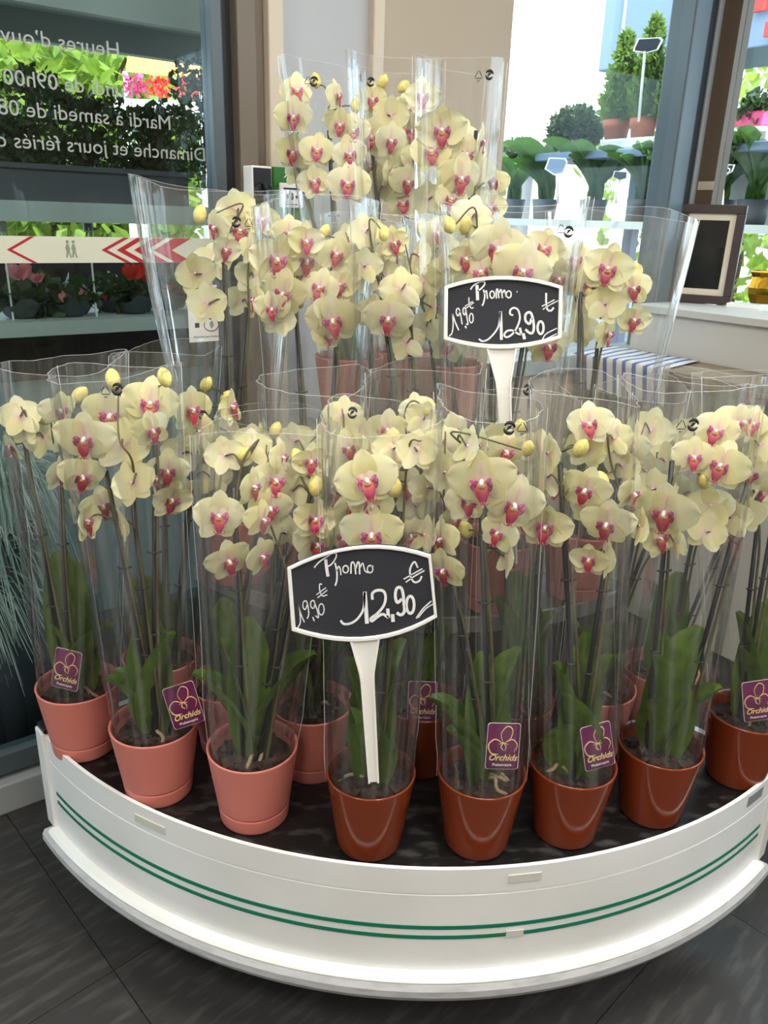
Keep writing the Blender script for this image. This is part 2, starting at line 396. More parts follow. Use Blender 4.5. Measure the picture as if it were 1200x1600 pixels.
# payment sticker on the glass
t0, z0 = onL(298, 536); t1, z1 = onL(352, 445)
st = lb('payment_sticker', M['white'], t0, t0+0.085, -0.0075, -0.006, z0, z1)
st['kind'] = 'thing'; tag(st, 'white contactless payment sticker on the glass beside the door frame', 'sticker')
del st['kind']
lb('picture', M['ink'], t0+0.008, t0+0.075, -0.006, -0.0055, z0+0.062, z1-0.006, parent=st)
lb('picture_stripe', M['red'], t0+0.008, t0+0.02, -0.0055, -0.005, z0+0.07, z0+0.085, parent=st)
mb = MB()
mb.tube([Lp(t0+0.052+0.017*math.cos(a), -0.0055, z0+0.036+0.014*math.sin(a)) for a in np.linspace(0, 2*PI, 25)], 0.0009, 4)
for r in (0.004, 0.007, 0.010):
    mb.tube([Lp(t0+0.046+r*math.cos(a), -0.0055, z0+0.036+r*math.sin(a)) for a in np.linspace(-0.9, 0.9, 7)], 0.0008, 4)
mb.obj('contactless_symbol', M['ink'], st)
lb('chip_symbol', M['ink'], t0+0.014, t0+0.024, -0.006, -0.0055, z0+0.031, z0+0.041, parent=st)
o = link('lettering', text_mesh('Paiement sans contact', 0.0065, M['ink'], ext=0.0001), st)
mw = Matrix(((D_[0], 0, Nn[0]), (D_[1], 0, Nn[1]), (0, 1, 0))).to_4x4(); mw.translation = Vector(Lp(t0+0.010, -0.0055, z0+0.009)); o.matrix_local = mw

# emergency door release (green) with a knob switch next to it
wf = 0.036
t0, z1 = onL(393, 258, wf+.04); t1 = onL(425, 258, wf+.04)[0]; t2 = t1+0.098; z0 = z1-0.100
eb = empty('emergency_door_release', Lp(t1, wf, z0), 'green emergency door release box with a running man symbol on the beige wall', 'switch box')
def ebp(name, mt, *a, bev=0.002):
    o = lb(name, mt, *a); del o['kind']; o.parent = eb; o.matrix_parent_inverse = Matrix.Translation(-Vector(eb.location)); bevel(o, bev); return o
ebp('housing', M['green'], t1, t2, wf, wf+0.045, z0, z1)
ebp('call_point', M['white'], t1+0.011, t1+0.067, wf+0.045, wf+0.052, z1-0.078, z1-0.03)
ebp('door_symbol', M['white'], t1+0.038, t1+0.046, wf+0.045, wf+0.0458, z1-0.024, z1-0.005, bev=0)
mb = MB()
for q in ([(0,.009),(.002,.004),(0,.0)],[(0,0),(.004,-.004),(.002,-.008)],[(0,0),(-.003,-.004),(-.006,-.006)],[(.001,.006),(.006,.004)],[(.001,.006),(-.004,.003)]):
    mb.tube([Lp(t1+0.03+x, wf+0.0455, z1-0.014+z) for x, z in q], 0.0012, 5)
for k in range(1):
    mb.tube([Lp(t1+0.0305, wf+0.0455, z1-0.0045+h) for h in (0, .003)], 0.002, 6)
o = mb.obj('running_man_symbol', M['white'], eb); o.matrix_parent_inverse = Matrix.Translation(-Vector(eb.location))
mb = MB(); tc_ = t1+0.039; zc_ = z1-0.056
mb.prism([(0.0035*math.cos(a), 0.007*math.sin(a)) for a in np.linspace(0, 2*PI, 13)[:-1]], lambda x, y, h: Lp(tc_+x, wf+0.052+h, zc_+y), 0.0006)
for s_ in (1, -1):
    mb.prism([(s_*0.007, 0), (s_*0.012, 0.005), (s_*0.012, 0.002), (s_*0.016, 0.002), (s_*0.016, -0.002), (s_*0.012, -0.002), (s_*0.012, -0.005)], lambda x, y, h: Lp(tc_+x, wf+0.052+h, zc_+y), 0.0006)
mb.prism([(-.014, -.016), (.014, -.016), (.014, -.0145), (-.014, -.0145)], lambda x, y, h: Lp(tc_+x, wf+0.052+h, zc_+y), 0.0006)
mb.prism([(-.02, .0135), (.02, .0135), (.02, .017), (-.02, .017)], lambda x, y, h: Lp(tc_+x, wf+0.052+h, zc_+y), 0.0006)
o = mb.obj('arrow_print', M['ink'], eb); o.matrix_parent_inverse = Matrix.Translation(-Vector(eb.location))
kb = empty('key_switch_box', Lp(t0, wf, z0), 'grey wall switch box with a black rotary knob next to the green release', 'switch box')
def kbp(name, mb, mt):
    o = mb.obj(name, mt, kb); o.matrix_parent_inverse = Matrix.Translation(-Vector(kb.location)); return o
bevel(kbp('housing', lbox(MB(), t0, t1-0.001, wf, wf+0.04, z0, z1), M['white']), 0.002)
kbp('face_plate', lbox(MB(), t0+0.003, t1-0.004, wf+0.04, wf+0.042, z0+0.003, z1-0.004), M['chalkboard'])
mb = MB(); kc = ((t0+t1)/2-0.002, z0+0.05)
mb.prism([(0.02*math.cos(a), 0.02*math.sin(a)) for a in np.linspace(0, 2*PI, 25)[:-1]], lambda x, y, h: Lp(kc[0]+x, wf+0.042+h, kc[1]+y), 0.014)
mb.prism([(-.004, -.019), (.004, -.019), (.004, .019), (-.004, .019)], lambda x, y, h: Lp(kc[0]+x*1-y*0.3, wf+0.056+h, kc[1]+y), 0.008)
bevel(kbp('knob', mb, M['black']), 0.002)

# window 1 in the same wall, corner posts, second wall
win = lb('window_1', M['alu'], 2.095, 2.172, -0.06, 0.03, 0.86, 2.25, bev=0.006)
lb('sill', M['alu2'], 1.386, 2.172, -0.09, 0.03, 0.84, 0.885, parent=win)
lb('pane', M['glass'], 1.38, 2.1, -0.02, -0.014, 0.86, 2.25, parent=win)
lb('seal', M['seal'], 2.172, 2.212, -0.05, 0.02, 0.86, 2.25, parent=win)
lb('trim_5', M['alu2'], 2.212, TC+0.02, -0.06, 0.025, 0, 2.25)
def rbox(mb, s0, s1, o0, o1, z0, z1): return lbox(mb, TC-o1, TC-o0, s0, s1, z0, z1)
struct('trim_6', rbox(MB(), 0.026, 0.085, -0.06, 0.0, 0, 2.25), M['brown'])
struct('label_strip', rbox(MB(), 0.03, 0.084, 0.0, 0.002, 1.375, 1.40), M['cream'])['kind'] = 'thing'
for o in col.objects:
    if o.name == 'label_strip': tag(o, 'small beige paper label taped on the brown corner post', 'label'); del o['kind']
win2 = struct('window_2', rbox(MB(), 0.085, 4.2, -0.08, 0.0, 0.93, 0.985), M['alu2'])
struct('pane', rbox(MB(), 0.085, 4.2, -0.03, -0.024, 0.985, 2.25), M['glass'], win2)
struct('wall_right', rbox(MB(), 0.0, WR, -0.08, -0.001, 0, 0.93), M['cream'])
struct('wall_right_header', rbox(MB(), 0.0, WR, -0.08, -0.001, 2.25, CZ), M['cream'])
struct('wall_right_end', rbox(MB(), 4.2, WR, -0.08, -0.001, 0.93, 2.25), M['cream'])
# the rest of the shop behind the viewer, and an added sun shade
lb('wall_rear', M['cream'], TL, TC+0.08, WR, WR+0.08, 0, CZ)
lb('wall_side', M['cream'], TL-0.08, TL, -0.08, WR+0.08, 0, CZ)
lb('added_sun_shade', M['ceil'], TL, TC+0.5, -0.75, -0.08, 2.34, 2.42)  # unseen slab added outside the door to keep sun off the floor
lb('ceiling', M['ceil'], TL-0.08, TC+0.08, -0.08, WR+0.08, CZ, CZ+0.06)
for i, (lx, ly) in enumerate(LAMPS):
    e = empty('ceiling_lamp', (lx, ly, CZ), ['square ceiling light panel on the glass door side', 'square ceiling light panel behind the viewer on the open side', 'square ceiling light panel right above the cart front', 'square ceiling light panel deepest in the shop', 'square ceiling light panel above the counter side'][i], 'ceiling light', 'ceiling light panels')
    mb = MB(); 
    for a, b in (((-.3,-.3,-.03),(.3,-.28,0)), ((-.3,.28,-.03),(.3,.3,0)), ((-.3,-.28,-.03),(-.28,.28,0)), ((.28,-.28,-.03),(.3,.28,0))): mb.box(a, b)
    mb.obj('frame', M['white'], e)
    MB().box((-.28,-.28,-.02),(.28,.28,-.002)).obj('diffuser', M['lamp'], e)

# ------------------------------------------------------------------ the quarter-round display cart
OX, OY, CR = 0.068, 1.797, 0.906
A0, A1 = math.radians(-46.5), math.radians(44.0)
def cp(r, a, z): return (OX + r*math.sin(a), OY - r*math.cos(a), z)
cart = empty('display_cart', (OX, OY-0.45, 0), 'white quarter-round plant display cart with two green stripes and stepped black shelves', 'display cart')
CI = Matrix.Translation(-Vector(cart.location))
def cpart(name, mb, mt, parent=None):
    o = mb.obj(name, mt, parent or cart)
    o.matrix_parent_inverse = CI if parent is None else Matrix.Identity(4); return o
def sweep(mb, prof, a0=A0, a1=A1, n=56, closed=True, cap=True):
    vs = []; k = len(prof)
    for i in range(n+1):
        a = a0+(a1-a0)*i/n; vs += [cp(r, a, z) for r, z in prof]
    fs = []; kk = k if closed else k-1
    for i in range(n):
        for j in range(kk):
            j2 = (j+1) % k; fs.append((i*k+j, i*k+j2, (i+1)*k+j2, (i+1)*k+j))
    if cap and closed: fs.append(tuple(range(k-1,-1,-1))); fs.append(tuple(n*k+j for j in range(k)))
    return mb.add(vs, fs, smooth=False)
TZ = [0.37, 0.62, 0.87]; TR = [CR-0.004, 0.590, 0.312]
def sector(mb, r, z0, z1, a0=A0, a1=A1, n=40):
    ring = [cp(r, a0+(a1-a0)*i/n, 0)[:2] for i in range(n+1)] + [(OX, OY)]
    return mb.prism(ring, lambda x, y, h: (x, y, z0+h), z1-z0)
cpart('bottom_shelf', sector(MB(), TR[0]-0.004, TZ[0]-0.012, TZ[0]), M['tray'])
front = cpart('front_panel', sweep(MB(), [(CR-0.006, .19), (CR, .19), (CR, .3365), (CR-0.0015, .338), (CR-0.0015, .3395), (CR+0.001, .341), (CR+0.001, .386), (CR-0.004, .387), (CR-0.006, .384)]), M['cartwhite'])
for z in (.2755, .2565):
    cpart('stripe', sweep(MB(), [(CR, z-.0035), (CR+.0008, z-.0035), (CR+.0008, z+.0035), (CR, z+.0035)], A0+.03, A1-.025), M['green_stripe'])
cpart('base_ledge', sweep(MB(), [(CR-0.03, .168), (CR+0.016, .168), (CR+0.018, .184), (CR+0.014, .189), (CR-0.03, .192)], A0+.006, A1-.004), M['cartwhite'])
cpart('bumper', sweep(MB(), [(CR-0.03, .142), (CR+.006, .140), (CR+.018, .148), (CR+.0235, .160), (CR+.023, .172), (CR+.018, .180), (CR-.03, .178)], A0-.012, A1+.012), M['bumper'])
for s_, a in ((-1, A0-.004), (1, A1+.004)):
    mb = MB(); rad = np.array([math.sin(a), -math.cos(a)]); tan = np.array([math.cos(a), math.sin(a)])*s_
    def pq(u, v, z): q = np.array([OX, OY]) + rad*(CR+u) + tan*v; return (q[0], q[1], z)
    mb.hexa([pq(-.03,-.012,.185),pq(.006,-.012,.185),pq(.006,.022,.185),pq(-.03,.022,.185),pq(-.03,-.012,.392),pq(.006,-.012,.392),pq(.006,.022,.392),pq(-.03,.022,.392)])
    po = bevel(cpart('corner_post', mb, M['cartwhite']), .003)
    mb = MB(); mb.hexa([pq(-.034,-.014,.390),pq(.002,-.014,.390),pq(.002,.020,.390),pq(-.034,.020,.390),pq(-.034,-.014,.402),pq(.002,-.014,.402),pq(.002,.020,.402),pq(-.034,.020,.402)])
    bevel(cpart('post_cap', mb, M['black']), .003)
    mb = MB(); mb.hexa([pq(-.9,-.006,.15),pq(-.03,-.006,.15),pq(-.03,.008,.15),pq(-.9,.008,.15),pq(-.9,-.006,.384),pq(-.03,-.006,.384),pq(-.03,.008,.384),pq(-.9,.008,.384)])
    cpart('side_panel', mb, M['cartwhite'])
cpart('base_plate', sector(MB(), CR-0.03, .142, .16), M['cartwhite'])
for k in (1, 2):
    cpart('shelf', sector(MB(), TR[k], TZ[k]-.012, TZ[k], A0+.01, A1-.01), M['tray'])
    cpart('shelf_edge', sweep(MB(), [(TR[k], TZ[k]-.022), (TR[k]+.006, TZ[k]-.022), (TR[k]+.006, TZ[k]+.006), (TR[k], TZ[k]+.006)], A0+.01, A1-.01), M['rubber'])
    cpart('riser', sweep(MB(), [(TR[k]-.03, TZ[k-1]), (TR[k]-.02, TZ[k-1]), (TR[k]-.02, TZ[k]-.012), (TR[k]-.03, TZ[k]-.012)], A0+.01, A1-.01), M['tray'])
def tape(a0, a1, z0, z1, mt):
    return cpart('tape_scrap', sweep(MB(), [(CR+.0008, z0), (CR+.0022, z0), (CR+.0022, z1), (CR+.0008, z1)], math.radians(a0), math.radians(a1), 6), mt)
tape(8.2, 11.4, .358, .372, M['tape']); tape(8.6, 10.3, .252, .264, M['tape']); tape(-29.5, -25.5, .352, .366, M['tape']); tape(37.5, 40.5, .358, .378, M['greytape'])
def castor(x, y, rz):
    c = link('castor', None, cart, (x, y, 0)); c.matrix_parent_inverse = CI; c.rotation_euler = (0, 0, rz)
    mb = MB(); prof = [(0.0, -.012), (.034, -.012), (.038, -.008), (.038, .008), (.034, .012), (0.0, .012)]
    vs = []; n = 24
    for r, q in prof:
        for k in range(n): vs.append((r*math.cos(2*PI*k/n), q, .038 + r*math.sin(2*PI*k/n)))
    mb.add(vs, [(i*n+k, i*n+(k+1) % n, (i+1)*n+(k+1) % n, (i+1)*n+k) for i in range(len(prof)-1) for k in range(n)])
    mb.obj('wheel', M['rubber'], c)
    mb = MB(); mb.box((-.016, -.017, .038), (.03, -.014, .125)); mb.box((-.016, .014, .038), (.03, .017, .125)); mb.box((-.02, -.017, .118), (.034, .017, .125)); mb.tube([(.01, 0, .12), (.01, 0, .145)], .012, 12)
    bevel(mb.obj('fork', M['steel'], c), .001)
    mb = MB(); mb.hexa([(-.075,-.016,.05),(-.02,-.016,.062),(-.02,.016,.062),(-.075,.016,.05),(-.075,-.016,.066),(-.02,-.016,.075),(-.02,.016,.075),(-.075,.016,.066)])
    bevel(mb.obj('brake_pedal', M['steel'], c), .003)
castor(-0.425, 1.135, math.radians(-15)); castor(0.50, 1.16, math.radians(40)); castor(0.07, 1.62, 0.5); castor(0.06, 1.02, 2.2)

# ------------------------------------------------------------------ orchid flower meshes (flower faces -Y, unit width 1)
def petal_mesh(name, Ln, Wd, a, b, cup, back, ruf=0.0, seed=0, tipfold=0.0):
    r = random.Random(seed); ph = r.uniform(0, 6)
    def fn(u, v):
        hw = Wd/2 * max(0.0, math.sin(PI*min(1, v**a)))**b
        if v < 0.02: hw = Wd*0.05
        uu = (u-.5)*2; x = uu*hw; z = v*Ln
        y = -cup*(x/(Wd/2))**2*Wd*0.5 + back*v*v*Ln + ruf*math.sin(uu*5+ph)*v - 0.012*math.exp(-(uu*4)**2)*math.sin(PI*v)
        if tipfold and v > .6: y -= tipfold*(v-.6)**2
        return (x, y, z)
    mb = MB(); mb.grid(fn, 8, 9); return mb.mesh(name, M['petal'])
PET = [petal_mesh('petal', .52, .66, .58, .46, -.10, .08, .010, 1), petal_mesh('petal', .51, .62, .58, .46, .22, -.12, .014, 2), petal_mesh('petal', .53, .64, .56, .45, -.02, .20, .012, 3)]
SEP = [petal_mesh('sepal', .50, .38, .74, .52, .16, .10, .004, 4), petal_mesh('sepal', .49, .36, .74, .52, .28, -.10, .004, 5)]
def lip_mesh():
    mb = MB()
    def mid(u, v):   # arrow shaped mid lobe curving forwards and down
        uu = (u-.5)*2; hw = (.030 + .040*math.sin(PI*min(1, v*.95))**1.2)*(1-.40*v) if v < .98 else .014
        x = uu*hw; y = -.03 - .15*math.sin(v*1.9)*.75 + .06*abs(uu)*v*.5; z = -.03 - .22*v**1.2 - .02*abs(uu)*v + .03*(abs(uu)**2)
        return (x, y, z)
    mb.cur = 0; mb.grid(mid, 6, 8)
    for s_ in (1, -1):
        def side(u, v):
            a = (u-.5)*1.9; r = .085*math.sin(PI*min(1, .12+.88*v**.8))**.5
            return (s_*(.030 + .085*v**.8 - .02*v*v), -.03 - .115*v*math.cos(a*.7), -.045 + a*r*1.0 + .05*v)
        mb.cur = 1; mb.grid(side, 5, 6)
        mb.cur = 0; mb.tube([(s_*.008, -.13, -.21), (s_*.03, -.165, -.235), (s_*.055, -.15, -.215), (s_*.05, -.13, -.19)], [.008, .006, .005, .003], 5)
    mb.cur = 2; vs = [] # callus
    mb.lathe([(0, -.03), (.022, -.022), (.03, 0), (.02, .02), (0, .028)], 10, (0, -.085, -.03))
    return mb.mesh('lip', [M['lip'], M['lip_pink'], M['gold']])
def column_mesh():
    mb = MB(); pts = [(0, .03, .0), (0, -.03, .012), (0, -.075, .016), (0, -.115, -.004), (0, -.128, -.022)]
    mb.tube(pts, [.03, .034, .036, .034, .012], 10); return mb.mesh('column', M['column'])
LIP = lip_mesh(); COLM = column_mesh()
def bud_mesh():
    mb = MB(); n = 16
    prof = [(0, -.5), (.18, -.44), (.34, -.25), (.40, -.02), (.36, .2), (.22, .4), (.08, .5), (0, .52)]
    vs = []
    for r, z in prof:
        for k in range(n):
            a = 2*PI*k/n; q = r*(1+.05*math.cos(3*a)); vs.append((q*math.cos(a), q*math.sin(a)*.92, z))
    mb.add(vs, [(i*n+k, i*n+(k+1) % n, (i+1)*n+(k+1) % n, (i+1)*n+k) for i in range(len(prof)-1) for k in range(n)])
    return mb.mesh('bud', M['bud'])
BUD = bud_mesh()
def leaf_mesh(name, e0, e1, seed):
    # integrates an arching midrib; unit length, unit width
    n = 12; y = z = 0.0; mid = [(0, 0, math.radians(e0))]
    for i in range(n):
        e = math.radians(e0 + (e1-e0)*(i+.5)/n); y += math.cos(e)/n; z += math.sin(e)/n; mid.append((y, z, e))
    def fn(u, v):
        i = min(n, int(round(v*n))); y0, z0, e = mid[i]
        uu = (u-.5)*2; hw = .5*max(.0, math.sin(PI*min(1, .07+.93*v**1.1)))**.42
        if v > .99: hw = .10
        fold = .20*abs(uu)*hw*1.6
        return (uu*hw, y0 - math.sin(e)*fold, z0 + math.cos(e)*fold)
    mb = MB(); mb.grid(fn, 6, n); me = mb.mesh(name, M['leaf']); return me
LEAF = [leaf_mesh('leaf', 86, 70, 1), leaf_mesh('leaf', 80, 45, 2), leaf_mesh('leaf', 70, 20, 3)]

# pots
PH = 0.13
def pot_mesh(kind):
    mb = MB()
    if kind == 'pink':
        pr = [(0, 0), (.050, 0), (.0528, .0012), (.0534, .0035), (.0536, .005), (.0556, .0245), (.0557, .0262), (.0547, .0270), (.0547, .0284), (.0560, .0290), (.0563, .031), (.0572, .038), (.0683, PH-.010), (.0690, PH-.004), (.0695, PH-.001), (.068, PH), (.0655, PH-.002), (.064, PH-.012), (.058, PH-.05), (0, PH-.055)]
    else:
        pr = [(0, 0), (.044, 0), (.0472, .0015), (.0482, .004), (.0488, .008), (.0646, PH-.012), (.0655, PH-.004), (.066, PH-.001), (.0645, PH), (.062, PH-.002), (.0605, PH-.012), (.055, PH-.05), (0, PH-.055)]
    mb.lathe(pr, 56); return mb.mesh('pot', M['pink' if kind == 'pink' else 'terra'])
POT = {'pink': pot_mesh('pink'), 'terra': pot_mesh('terra')}
def bark_mesh():
    mb = MB(); r = random.Random(5)
    def top(u, v):
        a = 2*PI*u; q = .0595*v; return (q*math.cos(a), q*math.sin(a), PH-.024 + r.uniform(-.004, .006)*(1 if v < .95 else 0))
    mb.grid(top, 20, 6)
    for k in range(38):
        a = r.uniform(0, 2*PI); q = .05*math.sqrt(r.random()); c = Vector((q*math.cos(a), q*math.sin(a), PH-.020+r.uniform(0, .008)))
        R = Matrix.Rotation(r.uniform(0, PI), 3, 'Z') @ Matrix.Rotation(r.uniform(-.6, .6), 3, 'X'); s_ = (r.uniform(.006, .012), r.uniform(.004, .008), r.uniform(.002, .004))
        P = [c + R @ Vector((sx*s_[0], sy*s_[1], sz*s_[2])) for sz in (-1, 1) for sx, sy in ((-1,-1),(1,-1),(1,1),(-1,1))]
        mb.hexa(P)
    return mb.mesh('bark', M['bark'])
BARK = bark_mesh()
def root_mesh(seed):
    r = random.Random(seed); pts = [(0, 0, PH-.03)]; a = r.uniform(0, 6)
    for k in range(1, 6):
        a += r.uniform(-.4, .4); q = .011*k; pts.append((q*math.cos(a), q*math.sin(a), PH-.022+.014*math.sin(k*.8)+r.uniform(-.003, .003)))
    return MB().tube(catmull(pts, 4), .0030, 7).mesh('root', M['root'])
ROOT = [root_mesh(i) for i in range(4)]

# care card
def card_meshes():
    w_, h_ = .046, .066; rr = .004; poly = []
    for cx, cy, a0 in ((w_/2-rr, -h_/2+rr, -90), (w_/2-rr, h_/2-rr, 0), (-w_/2+rr, h_/2-rr, 90), (-w_/2+rr, -h_/2+rr, 180)):
        for k in range(5):
            a = math.radians(a0+k*22.5); poly.append((cx+rr*math.cos(a), cy+rr*math.sin(a)))
    to3 = lambda x, y, h: (x, h, y)
    b = MB(); b.prism(poly, lambda x, y, h: (x*1.03, .0003+h, y*1.02), .0006); back = b.mesh('card_edge', M['white'])
    c = MB(); c.prism(poly, lambda x, y, h: (x, -.0003+h, y), .0006); card = c.mesh('care_card', M['purple'])
    p = MB()
    def arc(pts, wd): p.tube([(x, -.0006, y) for x, y in catmull(pts, 6)], [wd*(.35+.65*math.sin(PI*(i+.5)/((len(pts)-1)*6+1))) for i in range((len(pts)-1)*6+1)], 4)
    arc([(0, .004), (-.004, .018), (.004, .029), (.012, .024), (.010, .012), (.003, .006)], .0009)
    arc([(0, .004), (-.012, .010), (-.021, .002), (-.017, -.010), (-.006, -.012)], .0011)
    arc([(.003, .006), (.013, .010), (.020, .002), (.016, -.008)], .0009)
    arc([(0, .005), (-.003, -.001), (.001, -.006)], .0009); arc([(0, .005), (.004, .0), (.003, -.007)], .0007); arc([(-.006, .003), (0, .005), (.007, .003)], .0007)
    flo = p.mesh('flower_print', M['gold'])
    t1 = text_mesh('Orchids', .0125, M['gold'], shear=.35, ext=.0002, bold=.0002, align='CENTER')
    t2 = text_mesh('Phalaenopsis', .0055, M['white'], ext=.0002, align='CENTER')
    return card, back, flo, t1, t2
CARD = card_meshes()

# recycling print on the film: triangle of arrows and the green-dot style loop
def marks_mesh():
    mb = MB()
    T = [(-.007, -.005), (0, .0075), (.007, -.005)]
    for i in range(3):
        a = np.array(T[i]); b = np.array(T[(i+1) % 3]); p = a+(b-a)*.12; q = a+(b-a)*.88
        mb.tube([(p[0], 0, p[1]), (q[0], 0, q[1])], .00055, 4)
    return mb.mesh('recycling_mark', M['ink'])
def loop_mesh():
    mb = MB()
    for ph in (0, PI):
        pts = [(.0062*math.cos(ph+a), 0, .0062*math.sin(ph+a)) for a in np.linspace(.1, 2.7, 9)]
        mb.tube(pts, [.0008+.0016*math.sin(PI*i/8) for i in range(9)], 5)
    mb.tube([(-.003, 0, -.003), (0, 0, 0.0015), (.003, 0, .003)], [.0004, .0022, .0004], 5)
    return mb.mesh('recycling_loop', M['ink'])
MARK = marks_mesh(); LOOP = loop_mesh(); PP = text_mesh('PP', .0045, M['ink'], ext=.0001, align='CENTER')
RX90 = Matrix(((1,0,0),(0,0,-1),(0,1,0)))       # text plane xy -> xz facing -y

def make_flower(parent, base, p, size, yaw, pitch, roll, r):
    fm = Matrix.Rotation(yaw, 3, 'Z') @ Matrix.Rotation(pitch, 3, 'X') @ Matrix.Rotation(roll, 3, 'Y')
    M4 = fm.to_4x4() @ Matrix.Scale(size, 4); M4.translation = Vector(p) - base
    f = link('flower', COLM, parent); f.matrix_local = M4
    cup = r.choice((0, 0, 2, 1))
    j = lambda s_: math.radians(r.uniform(-s_, s_))
    def pt(name, me, ang, tilt, sx=1.0, off=0.0, k=1.0):
        o = link(name, me, f)
        o.matrix_local = Matrix.Translation((0, off, 0)) @ Matrix.Rotation(ang, 4, 'Y') @ Matrix.Rotation(tilt, 4, 'X') @ Matrix.Diagonal((sx*k, 1, k, 1))
    fold = math.radians(r.choice((0, 0, 0, 8, -16)))
    pt('petal', PET[cup], math.radians(78)+j(6), fold+j(7), 1, -.012, r.uniform(.94, 1.04)); pt('petal', PET[cup], math.radians(-78)+j(6), fold+j(7), -1, -.012, r.uniform(.94, 1.04))
    sp = SEP[1 if cup == 1 else 0]
    pt('sepal', sp, j(5), j(10), 1, .012); pt('sepal', sp, math.radians(142)+j(6), j(8), 1, .016); pt('sepal', sp, math.radians(-142)+j(6), j(8), 1, .016)
    pt('lip', LIP, 0, j(8), 1.30, 0, 1.34); return f, fm

def nearest(path, p):
    best = min(range(len(path)), key=lambda i: (Vector(path[i])-p).length); return best

def orchid(label, pos, tier, kind, flowers, buds, stakes, sleeve, leaves=None, card=None, marks=(), seed=0, roots=1, rot=0.0):
    r = random.Random(seed*7+3); z0 = TZ[tier]; base = Vector((pos[0], pos[1], z0))
    root = empty('potted_orchid', base, label, 'orchid', 'potted orchids on the display cart')
    p = link('pot', POT[kind], root); p.rotation_euler = (0, 0, r.uniform(0, 6))
    b = link('bark', BARK, root); b.rotation_euler = (0, 0, r.uniform(0, 6)); b['kind'] = 'stuff'
    for k in range(roots):
        o = link('root', ROOT[(seed+k) % 4], root); o.rotation_euler = (0, 0, r.uniform(3.6, 5.8) if k == 0 else r.uniform(0, 6))
    Y = pos[1]
    # flowers
    fl_ = []
    for q in flowers:
        x, y, wpx, yaw = q[:4]; dy = q[4] if len(q) > 4 else r.uniform(-.045, .03)
        P = Vector(aty(x, y, Y+dy)); size = wpx/F*depth(P)
        size = max(.056, min(.094, size*1.22))
        yw = math.radians(yaw + r.uniform(-17, 17)) - math.atan2(P.x, P.y)
        bk = abs((yaw+180) % 360 - 180) > 110
        f, fm = make_flower(root, base, P, size, yw, math.radians(r.uniform(-8, 18)), math.radians(r.uniform(-14, 14)), r)
        fl_.append((P, fm @ Vector((0, .04*size/.08, 0.0))))
    bd_ = []
    for x, y in buds:
        P = Vector(aty(x, y, Y+r.uniform(-.03, .02))); o = link('bud', BUD, root); s_ = r.uniform(.021, .027)
        M4 = Matrix.Rotation(r.uniform(-.8, .8), 4, 'Y') @ Matrix.Rotation(r.uniform(-.5, .5), 4, 'X') @ Matrix.Diagonal((s_, s_, s_*1.15, 1)); M4.translation = P-base; o.matrix_local = M4
        bd_.append(P)
    # stakes and flower stems
    sts = []
    for k, (x, y) in enumerate(stakes):
        top = Vector(aty(x, y, Y + (.01 if k % 2 else -.005))); a = r.uniform(0, 6)
        bs = base + Vector((.018*math.cos(a+k*3), .018*math.sin(a+k*3), PH-.05))
        o = MB().tube([bs-base, top-base], .0036, 8).obj('stake', M['stake'], root)
        for fr in (.42, .68):
            c = bs.lerp(top, fr)-base; MB().tube([c+Vector((-.008, -.004, 0)), c+Vector((-.004, -.007, 0)), c+Vector((.004, -.007, 0)), c+Vector((.012, -.003, .001))], .0016, 5).obj('clip', M['stake'], o)
        sts.append((bs, top))
    asg = {k: ([], []) for k in range(len(sts))}
    for f in fl_: asg[min(range(len(sts)), key=lambda k: abs(sts[k][1].x-f[0].x)+.3*abs(sts[k][1].z-f[0].z))][0].append(f)
    for q in bd_: asg[min(range(len(sts)), key=lambda k: abs(sts[k][1].x-q.x))][1].append(q)
    for k, (bs, top) in enumerate(sts):
        fs, bs_ = asg[k]
        pts = [bs+Vector((.012, .004, 0)), bs.lerp(top, .35)+Vector((.009, -.004, 0)), bs.lerp(top, .7)+Vector((.006, -.005, 0)), top+Vector((.004, -.006, -.03))]
        hi = sorted([f[0]+f[1]*.8 for f in fs if f[0].z > top.z-.02], key=lambda v: v.z)
        if hi:
            pts.append(sum(hi, Vector())/len(hi)+Vector((0, .012, 0))); pts.append(hi[-1]+Vector((0, .01, .012)))
        else: pts.append(top+Vector((.01, 0, .03)))
        if bs_:
            bt = max(bs_, key=lambda v: v.z)
            if bt.z > pts[-1].z-.03: pts.append(bt+Vector((.006, .004, -.006)))
        path = [Vector(q) for q in catmull([tuple(q-base) for q in pts], 7)]
        mb = MB(); n = len(path); mb.tube(path, [.0030*(1-.68*i/n) for i in range(n)], 7)
        for P, bk in fs:
            pe = P + bk*.35 - base; i = nearest(path, pe+Vector((0, 0, -.012))); a = path[i]; m_ = a.lerp(pe, .5)+Vector((0, .006, .008))
            mb.tube(catmull([tuple(a), tuple(m_), tuple(P+bk*.1-base)], 4), .0014, 5)
        for q in bs_:
            i = nearest(path, q-base); mb.tube([path[i], path[i].lerp(q-base, .5)+Vector((0, 0, .004)), q-base], .0013, 5)
        mb.obj('flower_stem', M['stem'], root)
    # leaves
    if leaves is None:
        leaves = [(r.uniform(0, 360), r.uniform(.12, .21), r.uniform(.05, .07), r.choice((0, 0, 1))) for _ in range(4)]
    for az, ln, wd, vi in leaves:
        o = link('leaf', LEAF[vi], root)
        o.matrix_local = Matrix.Translation((.008*math.cos(math.radians(az)), .008*math.sin(math.radians(az)), PH-.024)) @ Matrix.Rotation(math.radians(az-90), 4, 'Z') @ Matrix.Diagonal((wd, ln, ln, 1))
    # film sleeve
    xl, xr, yt = sleeve
    cT = Vector(aty((xl+xr)/2, yt, Y)); hw = (xr-xl)/2/F*depth(cT); hd = max(.07, min(.105, hw*.72))
